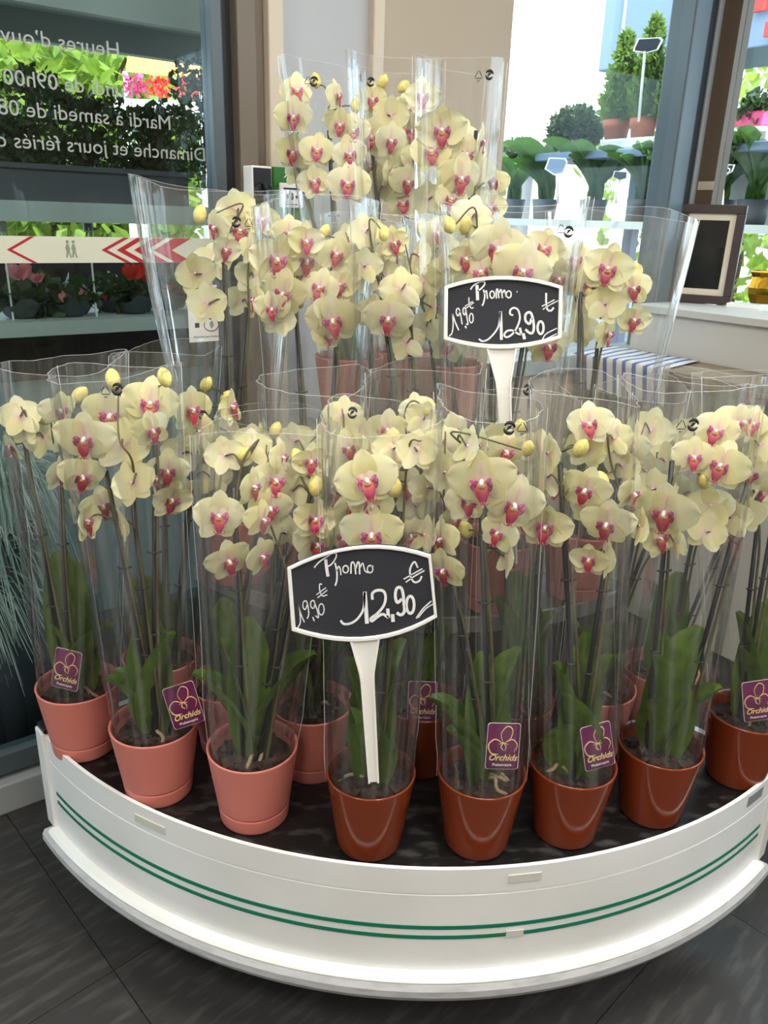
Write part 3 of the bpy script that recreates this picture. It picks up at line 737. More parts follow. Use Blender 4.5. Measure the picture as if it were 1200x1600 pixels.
    zb = z0+PH-.012; ph = [r.uniform(0, 6) for _ in range(6)]
    def ring(a, s_):
        k = s_**.75; rx = .060+(hw-.060)*k; ry = .060+(hd-.060)*k; e = 2.0-.55*k
        ca, sa = math.cos(a), math.sin(a); e2_ = 2/(2+1.2*k)
        x = math.copysign(abs(ca)**e2_, ca)*rx; y = math.copysign(abs(sa)**e2_, sa)*ry
        wob = 1+.018*k*math.sin(5*a+ph[0]+2*s_)+.012*k*math.sin(11*a+ph[1]+3*s_)+.010*math.sin(17*a+ph[2]+9*s_)*(1-.5*k)+.05*(1-s_)**8*math.sin(9*a+ph[1]+30*s_)*min(1, s_*20)+.03*math.sin(PI*s_)*math.sin(2*a+ph[3]+5*s_)
        c = Vector((pos[0], pos[1], zb)).lerp(cT, s_)
        zz = c.z + (.007*math.sin(2*a+ph[4])+.007*math.sin(a+ph[5]))*s_**6
        return Vector((c.x+x*wob, c.y+y*wob, zz))-base
    mb = MB(); NA, NS = 84, 16; mb.cur = 0
    hz = [r.random()**4 for _ in range(NA)]; fo_ = [r.uniform(-1, 1) for _ in range(NA)]; f2_ = [r.uniform(-1, 1) for _ in range(NA)]
    def rg(i, v):
        q = ring(i*2*PI/NA, v); i = i % NA; c = (Vector((pos[0], pos[1], zb)).lerp(cT, v)-base); d = (q-c); d.z = 0; d.normalize()
        return q + d*(.0022*(fo_[i]*(1-v)+f2_[i]*v)*(.35+.65*v))
    vs = [rg(i, j/NS) for j in range(NS+1) for i in range(NA)]
    fsx = [(j*NA+i, j*NA+(i+1) % NA, (j+1)*NA+(i+1) % NA, (j+1)*NA+i) for j in range(NS) for i in range(NA)]
    mb.add(vs, fsx, [(hz[i], j/NS) for j in range(NS+1) for i in range(NA)])
    mb.cur = 1
    mb.tube([rg(i, 1.0) for i in range(NA+1)], .00030, 3)
    sl = mb.obj('sleeve', [M['sleeve'], M['film_edge']], root)
    for a in (PI-.12+r.uniform(-.3, .3), r.uniform(-.2, .3)):
        # welded side seam: a narrow fin standing off the film
        mb = MB(); cen = [Vector((pos[0], pos[1], zb)).lerp(cT, v/NS)-base for v in range(NS+1)]
        P = [ring(a, v/NS) for v in range(NS+1)]; Q = [P[i]+((P[i]-cen[i])*Vector((1,1,0))).normalized()*.006 for i in range(NS+1)]
        mb.cur = 0; mb.add(P+Q, [(i, i+1, NS+2+i, NS+1+i) for i in range(NS)]); mb.cur = 1; mb.tube(Q, .00045, 3)
        mb.obj('seam', [M['sleeve'], M['film_edge']], sl)
    for (x, y, what) in marks:
        best = None     # where the print sits on the near film
        for s_ in np.linspace(.6, 1, 41):
            for a in np.linspace(PI*1.08, PI*1.92, 61):
                q = ring(a, s_)+base; v = np.array(q)-CAM; zz = v@_fw; e = (600+F*(v@_rt)/zz-x)**2+(800-F*(v@_up)/zz-y)**2
                if best is None or e < best[0]: best = (e, q, a, s_)
        q = best[1]; 
        for nm, me, tx in (('recycling_mark', MARK, None), ('recycling_loop', LOOP, None)):
            if what == 'T' and nm == 'recycling_loop' or what == 'L' and nm == 'recycling_mark': continue
            o = link(nm, me, sl); o.location = q-base+Vector((0, -.0012, 0)); 
            if nm == 'recycling_mark':
                t_ = link('recycling_lettering', PP, sl); mw = RX90.to_4x4(); mw.translation = o.location+Vector((0, 0, -.0105)); t_.matrix_local = mw
    if card:
        x, y, rz, ry = card; P = Vector(aty(x, y, Y-.040)) ; c = link('care_card', CARD[0], root)
        c.matrix_local = Matrix.Translation(P-base) @ Matrix.Rotation(math.radians(rz), 4, 'Z') @ Matrix.Rotation(math.radians(-14), 4, 'X') @ Matrix.Rotation(math.radians(ry), 4, 'Y')
        link('card_edge', CARD[1], c); link('flower_print', CARD[2], c)
        for me, zz in ((CARD[3], -.0205), (CARD[4], -.0285)):
            o = link('lettering', me, c); mw = RX90.to_4x4(); mw.translation = (0, -.0007, zz); o.matrix_local = mw
    return root

# ---- lowest tier, front row
orchid('yellow orchid in pink pot with purple card, end of front row beside the glass door', (-.515, 1.17), 0, 'pink',
  [(32,651,56,165),(66,684,56,-140),(19,697,40,-80),(93,640,52,30),(97,681,48,60),(93,739,52,50),(40,670,45,150)], [(66,652),(124,617)],
  [(38,688),(91,712)], (4,188,566), [(-20,.17,.06,1),(120,.25,.085,0),(55,.24,.085,0),(200,.15,.05,0)], (104,1046,-10,6), [(0,0,'')][:0], 1)
orchid('yellow orchid in pink pot with tilted purple card, second from the glass door', (-.355, 1.065), 0, 'pink',
  [(132,685,76,-10,-.05),(173,648,76,-10,.02),(234,630,72,5,.02),(192,695,76,165,-.02),(129,744,64,20,-.04),(206,755,62,-150,-.05),(132,815,60,50,-.04),(238,672,44,10),(238,750,52,70),(261,735,60,20,.02),(267,780,60,20,0),(190,818,45,120),(160,790,56,30,.01)], [(176,592),(257,590)],
  [(166,736),(242,692),(207,780)], (86,270,578), [(-8,.19,.07,0),(165,.12,.05,1),(200,.13,.04,1),(100,.2,.07,0),(60,.17,.06,0)], (287,1102,12,-14), [(165,608,'T'),(186,608,'L')], 2)
orchid('yellow orchid in pink pot, drooping leaves, third from the glass door', (-.19, 1.015), 0, 'pink',
  [(341,806,70,5,-.04),(357,876,62,15,-.04),(408,869,52,60,-.04),(395,761,48,65,-.03),(430,750,66,10,0),(421,793,64,15,-.01),(486,720,52,20,0),(493,811,60,5,-.04),(495,850,62,0,-.03),(352,711,50,170,.0),(439,715,40,80,.01),(410,812,50,60,-.03),(447,832,55,150,.02),(458,767,50,150,.02),(395,700,52,180,.02)], [(380,711),(465,715),(493,759)],
  [(365,762),(486,768),(445,868)], (306,524,664), [(8,.20,.062,1),(185,.17,.05,1),(160,.2,.06,0),(100,.22,.07,0),(-60,.07,.03,1)], None, [], 3, 3)
orchid('yellow orchid in brown pot behind the front Promo sign', (-.007, .963), 0, 'terra',
  [(573,750,84,0,-.03),(580,790,64,15,-.01),(581,835,84,5,-.02),(546,791,58,30,.01),(651,704,52,-150,0),(614,701,54,180,.02),(641,836,54,10,.02),(663,836,46,120,.01),(540,840,50,-20,.02)], [(615,761)],
  [(560,880),(625,800)], (506,690,648), [(-145,.15,.095,0),(-110,.12,.08,0),(35,.23,.075,0),(90,.2,.07,0),(150,.2,.06,0)], None, [], 4)
orchid('yellow orchid in brown pot with upright purple card right of the front Promo sign', (.157, .972), 0, 'terra',
  [(753,752,88,0,-.04),(803,788,82,10,-.04),(731,783,62,5,-.02),(779,832,56,-30,-.03),(818,812,44,20),(791,869,60,110,-.03),(690,842,50,-40,-.02),(694,890,62,-20,-.03),(707,812,54,30,.01),(695,738,54,170,-.01),(692,692,50,-160),(731,697,46,120),(752,697,46,100),(790,705,58,10,.02),(668,761,46,180,.02)], [(726,827),(825,701)],
  [(751,772),(700,860)], (682,842,628), [(185,.17,.05,1),(200,.12,.045,1),(30,.22,.06,0),(100,.2,.07,0)], (786,1166,6,3), [(815,667,'T'),(798,668,'L')], 5, 3)
orchid('yellow orchid in brown pot with two broad round leaves and tilted purple card', (.298, 1.0), 0, 'terra',
  [(921,662,60,5,0),(915,703,58,170,.02),(915,765,66,0,-.02),(948,818,72,5,-.04),(853,822,70,-15,-.04),(921,873,52,-20,-.04),(946,872,52,95,-.04),(959,685,54,150,.01),(972,727,52,160,.01),(988,771,50,70,-.01),(1000,822,50,110,-.02),(857,708,48,120),(857,746,50,150),(925,792,56,170,.02)], [(907,701),(940,752)],
  [(875,725),(966,748)], (832,992,606), [(-84,.11,.10,0),(-150,.16,.10,0),(170,.19,.07,0),(25,.2,.06,0),(80,.22,.06,0)], (934,1166,14,-8), [], 6)
orchid('yellow orchid in brown pot with broad dark leaves, second from the open floor', (.447, 1.05), 0, 'terra',
  [(1038,800,84,-5,-.04),(1030,841,56,40,-.02),(1056,846,52,110,-.03),(1083,714,56,10,0),(1119,673,62,0,.01),(1127,727,70,-5,-.01),(1111,790,62,170,.01),(1137,809,62,170,0),(1105,831,56,165,0),(1020,765,60,160,.02),(1150,660,52,20,.02)], [(1100,752)],
  [(1050,720),(1168,755)], (978,1178,600), [(-155,.20,.095,0),(-100,.125,.085,0),(35,.22,.075,0),(-5,.15,.05,1),(110,.2,.07,0)], None, [(1065,662,'T'),(1085,662,'L')], 7)
orchid('yellow orchid in brown pot with purple card at the open end of the front row', (.625, 1.148), 0, 'terra',
  [(1173,739,54,0),(1187,695,52,170),(1184,768,54,70),(1200,777,54,10),(1162,803,54,170),(1175,662,50,10),(1215,720,60,0),(1225,790,60,10)], [],
  [(1186,800),(1215,770)], (1090,1262,596), [(180,.15,.055,0),(150,.2,.06,0),(60,.22,.07,0)], (1183,1095,4,-8), [], 8)
# ---- lowest tier, second row
orchid('yellow orchid in pink pot tucked behind the second pink pot from the glass door', (-.40, 1.27), 0, 'pink',
  [(298,640,62,40,-.05),(360,636,52,80,-.02),(311,674,62,150),(358,674,58,120),(285,707,56,170),(320,711,58,30,.02),(292,771,54,10),(330,745,54,170)], [(322,600),(354,621)],
  [(305,680),(255,700)], (178,336,545), None, None, [(318,650,'L'),(334,648,'T')], 9)
orchid('yellow orchid in pink pot behind the third pink pot, its flowers partly hidden', (-.26, 1.19), 0, 'pink',
  [(395,690,50,180),(462,690,52,165),(440,740,56,20),(470,770,54,160),(505,690,50,170)], [(430,672)], [(418,740),(462,800)], (340,500,650), None, None, [], 10)
orchid('yellow orchid in pink pot seen between the third pink pot and first brown pot', (-.11, 1.135), 0, 'pink',
  [(536,650,56,180),(545,700,52,10),(560,683,56,165),(525,690,54,170),(520,770,54,10),(600,720,56,175),(510,730,56,160),(545,745,54,20)], [], [(530,740),(500,800)], (404,574,592), [(20,.22,.07,1),(60,.2,.06,0),(160,.2,.06,0)], None, [(551,646,'L')], 11)
orchid('yellow orchid in brown pot half hidden behind the front Promo sign pot', (.075, 1.15), 0, 'terra',
  [(606,671,56,5),(650,641,50,170),(632,671,42,150),(707,674,52,10),(662,655,50,180),(680,710,52,170),(640,760,54,10),(650,790,50,170),(690,780,50,10)], [(668,640)],
  [(645,730),(690,745)], (578,752,572), None, (660,1096,0,0), [], 12)
orchid('yellow orchid in brown pot behind the two front brown pots, mid-row', (.235, 1.165), 0, 'terra',
  [(767,682,50,90),(788,690,54,160),(840,700,52,170),(870,760,52,10),(830,745,54,170),(760,720,52,165),(800,740,52,20)], [(812,668)], [(790,760),(850,770)], (756,900,606), [(100,.24,.075,0),(190,.22,.07,0),(-20,.2,.06,0)], None, [(825,610,'L')], 13)
orchid('yellow orchid in pink pot behind the gap between the fourth and fifth brown pots', (.385, 1.215), 0, 'pink',
  [(1016,673,64,170),(1010,736,58,165),(985,700,52,10),(1000,770,54,170),(1040,720,54,175)], [], [(1000,790),(1030,800)], (936,1064,606), None, None, [], 14)
orchid('yellow orchid in pink pot behind the last two brown pots by the open side', (.52, 1.285), 0, 'pink',
  [(1075,680,54,170),(1100,690,52,175),(1150,740,54,165),(1130,700,54,20),(1070,770,54,170),(1180,690,54,170)], [], [(1095,780),(1150,790)], (1046,1190,582), [(180,.2,.07,0),(60,.2,.07,0)], None, [], 15)
# ---- middle tier
orchid('yellow orchid on the middle shelf nearest the glass door, in a tall flared sleeve', (-.27, 1.36), 1, 'pink',
  [(337,355,46,-40,-.04),(351,390,46,20,-.05),(410,342,46,10),(305,427,56,200,-.04),(325,475,56,190,-.04),(370,328,56,180,.02),(390,390,46,60),(395,432,52,180,.02),(330,410,50,180,0),(375,360,52,10,.02),(380,470,50,170,.02)], [(312,335)],
  [(350,405),(385,480)], (214,452,292), None, None, [(390,346,'T'),(372,347,'L')], 16)
orchid('yellow orchid on the middle shelf with a dense front cluster below the green box', (-.12, 1.29), 1, 'pink',
  [(432,405,72,0,-.03),(477,377,54,20,-.02),(452,364,40,0,.01),(480,407,58,-5,0),(442,458,64,-5,-.04),(425,482,46,0,-.05),(400,468,46,-80,-.03),(500,450,54,-20,-.01),(530,445,50,-10,0),(520,500,70,5,-.04),(507,485,44,60,-.03),(526,397,50,10,.01),(512,522,44,30,-.02),(435,500,44,160,-.03),(475,432,52,180,.02),(505,425,50,170,.03),(450,430,52,175,.03)], [(507,362),(463,470)],
  [(462,480),(525,540)], (400,592,312), None, None, [], 17)
orchid('yellow orchid on the middle shelf with closed flowers, left of the rear Promo sign', (.04, 1.27), 1, 'terra',
  [(572,362,50,180,.02),(572,393,44,150),(569,415,42,170),(615,380,40,10,.02),(655,399,52,120),(628,452,62,180,-.03),(607,497,64,-5,-.03),(676,479,46,100),(636,535,54,180,0),(583,487,48,180,.02),(660,440,52,170,.02),(600,430,50,175,.03)], [(600,365)],
  [(593,432),(640,470)], (546,690,330), None, None, [], 18)
orchid('yellow orchid on the middle shelf right behind the rear Promo sign', (.20, 1.28), 1, 'pink',
  [(737,340,58,180,.01),(779,388,78,0,-.02),(815,423,82,5,-.03),(727,404,54,20,0),(753,425,62,-10,-.01),(849,388,54,10,.02),(857,540,58,10,-.03),(800,470,60,170,.02),(740,470,56,175,.02),(845,480,56,10,.02)], [(727,352),(700,351)],
  [(770,540),(820,520)], (690,914,320), None, None, [(875,360,'T'),(888,360,'L')], 19)
orchid('yellow orchid on the middle shelf at the window end, in a wide flared sleeve', (.36, 1.34), 1, 'pink',
  [(951,420,68,0,-.03),(900,405,50,0,.01),(922,446,52,0,-.01),(945,476,54,180,-.03),(990,450,50,20,-.01),(949,521,50,50,-.02),(990,499,48,30,-.01),(874,435,54,10,.02),(907,514,52,180,.01),(975,430,50,170,.02),(900,470,52,170,.02)], [(996,422),(921,461)],
  [(907,456),(935,530)], (862,1082,332), None, None, [], 20)
orchid('yellow orchid in the second row of the middle shelf, behind the closed flowers', (-.03, 1.425), 1, 'pink',
  [(560,430,50,170),(590,400,50,10),(545,380,50,180),(620,420,52,175),(540,470,50,170)], [(627,365)], [(575,470),(620,520)], (500,640,345), None, None, [], 21)
orchid('yellow orchid in the second row of the middle shelf, beside the rear sign', (.135, 1.415), 1, 'pink',
  [(684,364,44,20),(700,420,52,150),(668,420,50,170),(690,390,50,165),(720,450,50,10),(668,510,50,170),(700,540,48,10)], [(660,360)], [(670,500),(705,560)], (630,776,342), None, None, [], 22)
# ---- top tier
orchid('yellow orchid on the top shelf beside the green release box', (-.08, 1.61), 2, 'pink',
  [(464,142,46,5),(459,182,50,0),(458,238,48,-10),(495,235,46,10,-.03),(490,284,46,5,-.03),(546,241,48,10,-.03),(544,287,58,0,-.04),(526,149,40,80),(515,170,40,100),(532,195,44,5),(552,204,44,20),(465,265,46,170,.02)], [(555,166),(493,126)],
  [(514,204),(470,270)], (438,566,108), None, None, [(480,128,'T'),(494,126,'L')], 23)
orchid('yellow orchid at the back of the top shelf, in front of the beige pillar', (.02, 1.705), 2, 'pink',
  [(580,213,54,0),(590,182,44,150),(581,155,44,0),(609,220,48,30),(612,266,44,60),(581,256,54,0),(635,172,48,0),(660,150,48,10),(643,204,48,0),(637,247,46,0),(637,284,48,0),(652,247,46,20),(630,318,46,10),(610,180,48,170),(600,290,50,170)], [(597,128),(630,135)],
  [(581,222),(640,240)], (542,690,96), None, None, [(579,129,'L')], 24)
orchid('yellow orchid on the top shelf at the window side, tall clear sleeve', (.115, 1.57), 2, 'pink',
  [(690,203,66,0,-.03),(674,238,54,-5,-.03),(729,241,50,5,-.02),(720,278,62,0,-.04),(692,284,52,60,-.02),(752,220,44,60),(704,312,46,0),(771,287,44,0),(766,324,46,0),(735,300,50,170,.02),(670,312,48,160),(720,215,50,170,.02),(745,265,48,170,.02)], [],
  [(744,204),(700,300)], (650,786,98), None, None, [(747,120,'T'),(764,119,'L')], 25)

# ------------------------------------------------------------------ price signs
def sign(label, outline, inner, Y, strokes, sc_, ox, oy, stem_top, stem_bot, seed):
    P0 = Vector(aty(*stem_bot, Y)); root = empty('price_sign', P0, label, 'price sign', 'chalkboard promo signs')
    k = lambda x, y, dy: Vector(aty(x, y, Y+dy)) - P0
    def ex(poly, y0, y1, name, mt, hole=None):
        mb = MB(); n = len(poly)
        if hole is None:
            vs = [k(x, y, y0) for x, y in poly] + [k(x, y, y0)+Vector((0, y1-y0, 0)) for x, y in poly]
            mb.add(vs, [tuple(range(n)), tuple(range(2*n-1, n-1, -1))] + [(i, n+i, n+(i+1) % n, (i+1) % n) for i in range(n)], smooth=False)
        else:
            o_ = [k(x, y, 0) for x, y in poly]; i_ = [k(x, y, 0) for x, y in hole]
            vs = [v+Vector((0, y0, 0)) for v in o_]+[v+Vector((0, y0, 0)) for v in i_]+[v+Vector((0, y1, 0)) for v in o_]+[v+Vector((0, y1, 0)) for v in i_]
            fs = []
            for i in range(n):
                j = (i+1) % n; fs += [(i, n+i, n+j, j), (2*n+i, 2*n+j, 3*n+j, 3*n+i), (i, j, 2*n+j, 2*n+i), (n+i, 3*n+i, 3*n+j, n+j)]
            mb.add(vs, fs, smooth=False)
        return mb.obj(name, mt, root)
    bevel(ex(outline, -.0035, .003, 'frame', M['white'], inner), .001)
    bd = ex(outline, -.0005, .002, 'board', M['chalkboard'])
    pxm = depth(P0)/F
    mb = MB()
    for pts, wd in strokes:
        q = catmull([(x/sc_+ox, y/sc_+oy) for x, y in pts], 6); n = len(q); hw_ = wd/sc_/2
        L_, R_ = [], []
        for i in range(n):
            a = np.array(q[max(0, i-1)]); b = np.array(q[min(n-1, i+1)]); t = b-a; t = t/(np.linalg.norm(t)+1e-9); nn = np.array([-t[1], t[0]])*hw_
            L_.append(k(*(np.array(q[i])+nn), 0)+Vector((0, -.0011, 0))); R_.append(k(*(np.array(q[i])-nn), 0)+Vector((0, -.0011, 0)))
        mb.add(L_+R_+[v+Vector((0, .0004, 0)) for v in L_+R_], [(i, i+1, n+i+1, n+i) for i in range(n-1)]+[(2*n+i, 3*n+i, 3*n+i+1, 2*n+i+1) for i in range(n-1)], smooth=False)
    mb.obj('chalk_writing', M['chalk'], bd)
    # stem: flared channel
    a = np.array(stem_top); b = np.array(stem_bot); u = (b-a)/np.linalg.norm(b-a); nn = np.array([-u[1], u[0]]); Ls = np.linalg.norm(b-a)
    def prof(f):
        d_ = f*Ls; return 24-13*min(1, d_/60) if d_ < 60 else 11-2.5*(d_-60)/max(1, Ls-60)
    fr = [0, .08, .16, .24, .3, .5, .75, 1.0] if Ls > 150 else [0, .2, .35, .5, .75, 1]
    lf = [tuple(a+u*Ls*f+nn*prof(f)) for f in fr]; rt_ = [tuple(a+u*Ls*f-nn*prof(f)) for f in fr]
    def strip(mb, p, q, y0, y1):
        n = len(p); vs = [k(*x, 0)+Vector((0, y0, 0)) for x in p+q]+[k(*x, 0)+Vector((0, y1, 0)) for x in p+q]; fs = []
        for i in range(n-1): fs += [(i, i+1, n+i+1, n+i), (2*n+i, 3*n+i, 3*n+i+1, 2*n+i+1), (i, 2*n+i, 2*n+i+1, i+1), (n+i, n+i+1, 3*n+i+1, 3*n+i)]
        fs += [(0, n, 3*n, 2*n), (n-1, 3*n-1, 4*n-1, 2*n-1)]; mb.add(vs, fs, smooth=False)
    mb = MB(); strip(mb, lf, rt_, 0, .0025)
    rib = lambda pts, s_: [tuple(np.array(p)-s_*nn*3) for p in pts]
    strip(mb, lf, rib(lf, 1), -.003, .0025); strip(mb, rib(rt_, -1), rt_, -.003, .0025)
    mb.obj('stem', M['white'], root); return root
def arcpoly(tl, tm, tr, br, bm, bl, n=12):
    def q(a, m_, b):
        c = 2*np.array(m_, float)-.5*(np.array(a, float)+np.array(b)); return [tuple((1-t)**2*np.array(a)+2*t*(1-t)*c+t*t*np.array(b)) for t in np.linspace(0, 1, n)]
    return q(tl, tm, tr)+q(br, bm, bl)
def ell(cx, cy, rx, ry, a0=0, a1=2*PI): return [(cx+rx*math.cos(a), cy+ry*math.sin(a)) for a in np.linspace(a0, a1, 11)]
S1 = [([(235,215),(270,175),(320,140),(370,112),(395,118),(388,150),(360,190),(335,205)], 10), ([(318,155),(325,215),(335,278)], 22),
  ([(385,180),(398,235),(399,300),(387,345)], 12), ([(397,240),(412,205),(424,230),(428,268)], 9), (ell(462,226,20,26), 9),
  ([(500,258),(502,190),(515,175),(528,200),(535,262)], 11), ([(535,220),(548,178),(560,185),(563,262)], 11), ([(565,215),(585,182),(600,235),(625,252)], 9), (ell(638,225,20,26), 9), ([(640,205),(662,204)], 8),
  ([(1010,275),(995,308),(960,320),(935,290),(925,235),(942,188),(962,175),(982,215)], 13), ([(880,298),(950,258),(1015,222)], 9), ([(895,320),(960,275),(1030,235)], 9),
  ([(425,595),(450,620),(500,615),(550,580),(590,510),(600,390)], 16), ([(600,388),(608,500),(616,618)], 28),
  ([(655,445),(655,400),(690,378),(735,385),(750,430),(735,490),(690,545),(645,580),(652,600),(690,570),(730,550),(770,575)], 19), ([(765,510),(770,575)], 24), ([(800,550),(804,605)], 26),
  ([(868,440),(835,465),(820,420),(830,365),(860,360),(875,400),(882,470),(885,530),(860,555),(830,540)], 21), (ell(928,482,28,62), 20),
  ([(970,580),(1020,510),(1080,455)], 10), ([(985,575),(1040,510),(1095,475)], 8),
  ([(115,650),(135,610),(132,540),(118,470)], 8), ([(118,470),(140,550),(165,608)], 8), ([(187,475),(172,515),(155,500),(158,462),(178,456),(190,490),(196,550),(185,582)], 8), ([(225,570),(236,600)], 8),
  ([(240,480),(230,508),(212,495),(212,462),(232,452),(246,490),(264,545),(265,575),(245,560)], 8), (ell(287,515,20,40), 8),
  ([(292,335),(275,335),(276,380),(295,418),(330,410)], 8), ([(252,410),(320,358)], 7), ([(260,432),(330,376)], 7)]
S2 = [([(315,185),(340,150),(390,120),(435,115),(440,140),(405,180),(375,195)], 13), ([(372,145),(378,280)], 27), ([(430,185),(442,240),(432,300),(418,330)], 14), ([(440,222),(455,195),(462,230),(466,268)], 12),
  (ell(508,230,20,32), 12), ([(545,265),(545,195),(558,185),(568,262)], 12), ([(570,215),(588,185),(600,262)], 12), ([(603,215),(618,190),(632,250)], 11), (ell(656,228,22,30), 12), ([(727,203),(733,206)], 14),
  ([(125,600),(150,570),(160,490),(153,400)], 11), ([(153,400),(180,480),(210,548)], 12), ([(222,375),(205,420),(188,395),(192,360),(212,358),(228,420),(240,495)], 11), ([(268,508),(276,530)], 14),
  ([(272,378),(262,412),(248,390),(250,355),(268,352),(282,430),(292,495),(275,490)], 11), (ell(322,440,17,42), 11),
  ([(300,255),(303,315),(322,350),(342,345)], 11), ([(265,335),(335,290)], 9), ([(275,352),(345,300)], 9),
  ([(390,625),(420,645),(470,630),(530,570),(568,500),(582,380)], 15), ([(582,378),(588,500),(590,634)], 25),
  ([(695,415),(668,402),(672,365),(705,348),(740,370),(755,440),(730,520),(690,580),(640,610),(615,590),(640,555),(690,550),(740,580),(768,585)], 17), ([(755,525),(768,585)], 22), ([(785,575),(797,628)], 27),
  ([(862,440),(840,490),(805,460),(808,405),(845,388),(868,430),(880,520),(868,570),(838,570),(805,540)], 22), (ell(940,525,27,56), 21),
  ([(990,215),(990,300),(1000,360),(1030,374),(1058,345)], 17), ([(950,335),(1065,275)], 10), ([(960,362),(1030,318),(1100,282)], 10), ([(955,632),(990,580),(1085,530)], 10), ([(990,625),(1085,578)], 8)]
sign('white framed chalkboard Promo sign stuck in the brown pot of the front row', arcpoly((449,886),(562,852),(673,866),(683,963),(575,1000),(456,984)), arcpoly((455,889),(562,857),(669,871),(678,960),(575,994),(462,980)), .893, S1, 4.615, 440, 840, (570,996), (584,1222), 1)
sign('white framed chalkboard Promo sign standing higher among the middle shelf orchids', arcpoly((694,447),(785,431),(879,447),(877,528),(785,545),(693,530)), arcpoly((700,451),(785,437),(873,451),(871,524),(785,538),(699,526)), 1.185, S2, 5.714, 680, 420, (784,543), (800,880), 2)

# ------------------------------------------------------------------ counter, table and small things by the second window
def Rp(s, o, z): return Lp(TC-o, s, z)
M['counter'] = mat('counter_white', rgb(188, 183, 174), 0.4, var=.03, scale=3)
M['wood'] = mat('table_wood', rgb(126, 108, 84), 0.5, c2=rgb(108, 90, 68), scale=6, stretch=(1, 8, 8))
M['frame_brown'] = mat('frame_brown', rgb(58, 44, 42), 0.45)
M['mat_cream'] = mat('mat_cream', rgb(216, 204, 184), 0.8)
M['picture_black'] = mat('picture_black', rgb(22, 22, 24), 0.08)
M['gold_foil'] = mat('gold_foil', rgb(150, 108, 30), 0.2, metal=1.0, bump=.6, scale=40)
ZC = onR(1100, 487, .24)[1]; ZT = onR(1100, 566, .24)[1]
ct = empty('counter', Rp(1.5, .12, 0), 'white counter running under the corner window', 'counter')
def sub(parent, name, mb, mt, bev=0):
    o = mb.obj(name, mt, parent); o.matrix_parent_inverse = parent.matrix_basis.inverted() if parent.parent is None else Matrix.Identity(4)
    if bev: bevel(o, bev)
    return o
def place(root): bpy.context.view_layer.update()
sub(ct, 'counter_top', rbox(MB(), .03, 4.0, 0.002, .252, ZC-.022, ZC), M['counter'], .002)
sub(ct, 'front_panel', rbox(MB(), .03, 4.0, .222, .24, .0, ZC-.022), M['counter'])
def hitz(x, y, z):
    d = ray(x, y); return CAM + d*((z-H)/d[2])
pf = hitz(1110, 592, ZT); of_ = TC - float((pf[:2]-A) @ D_)
tbl = empty('side_table', Rp(1.3, .4, 0), 'light brown wooden table in front of the white counter', 'table')
sub(tbl, 'table_top', rbox(MB(), -.0, 2.6, .245, of_, ZT-.03, ZT), M['wood'], .003)
for s_ in (.03, 2.52):
    for o_ in (.26, of_-.06): sub(tbl, 'leg', rbox(MB(), s_, s_+.05, o_, o_+.05, 0, ZT-.03), M['wood'], .002)
# striped cloth hanging over the table edge
mt = bpy.data.materials.new('striped_cloth'); mt.use_nodes = True; nt = mt.node_tree; b = nt.nodes['Principled BSDF']; b.inputs['Roughness'].default_value = .9
uv = nt.nodes.new('ShaderNodeUVMap'); sx = nt.nodes.new('ShaderNodeSeparateXYZ'); nt.links.new(uv.outputs[0], sx.inputs[0])
mm = nt.nodes.new('ShaderNodeMath'); mm.operation = 'MULTIPLY'; mm.inputs[1].default_value = 9.0; nt.links.new(sx.outputs[0], mm.inputs[0])
fr = nt.nodes.new('ShaderNodeMath'); fr.operation = 'FRACT'; nt.links.new(mm.outputs[0], fr.inputs[0])
rp = nt.nodes.new('ShaderNodeValToRGB'); rp.color_ramp.interpolation = 'CONSTANT'; e = rp.color_ramp.elements; e[0].color = rgb(70, 84, 140); e[1].position = .38; e[1].color = rgb(196, 192, 184)
nt.links.new(fr.outputs[0], rp.inputs[0]); nt.links.new(rp.outputs[0], b.inputs['Base Color']); M['cloth'] = mt
s0 = onR(940, 560, .30)[0]; s1 = onR(1092, 566, .26)[0]
def clf(u, v):
    s_ = s0+(s1-s0)*u + .05*v; dd = v*(of_-.25+.10); o_ = .255+dd; z = ZT+.003+.002*math.sin(u*9)*math.sin(v*7)
    if o_ > of_: z -= (o_-of_); o_ = of_+.004+.003*math.sin(u*12)
    return Rp(s_, o_, z)
cl = MB().grid(clf, 18, 22).obj('striped_cloth', M['cloth']); cl.modifiers.new('thick', 'SOLIDIFY').thickness = .0015
tag(cl, 'blue and white striped cloth hanging over the wooden table edge', 'cloth')
# picture frame standing on the counter
B0 = Vector(hitz(1043, 470, ZC+.001)); B1 = Vector(hitz(1141, 477, ZC+.001)); X = (B1-B0); WF = X.length; X.normalize()
HF = 137/F*depth(B0)*1.03; Zl = (Vector((0, 0, 1)) + Vector((-X.y, X.x, 0))*.03).normalized(); Nf = X.cross(Zl).normalized()
pfm = empty('picture_frame', B0, 'dark brown picture frame with cream mat and black picture on the counter', 'picture frame')
def fbox(mb, x0, x1, z0, z1, d0, d1):
    P = [X*x+Zl*z+Nf*d for (x, z, d) in ((x0,z0,d1),(x1,z0,d1),(x1,z0,d0),(x0,z0,d0),(x0,z1,d1),(x1,z1,d1),(x1,z1,d0),(x0,z1,d0))]
    return mb.hexa(P)
fwd = .026
for a in ((0, WF, 0, fwd), (0, WF, HF-fwd, HF), (0, fwd, fwd, HF-fwd), (WF-fwd, WF, fwd, HF-fwd)):
    bevel(fbox(MB(), *a, -.012, .012).obj('frame_bar', M['frame_brown'], pfm), .002)
fbox(MB(), fwd, WF-fwd, fwd, HF-fwd, -.010, .003).obj('mat_board', M['mat_cream'], pfm)
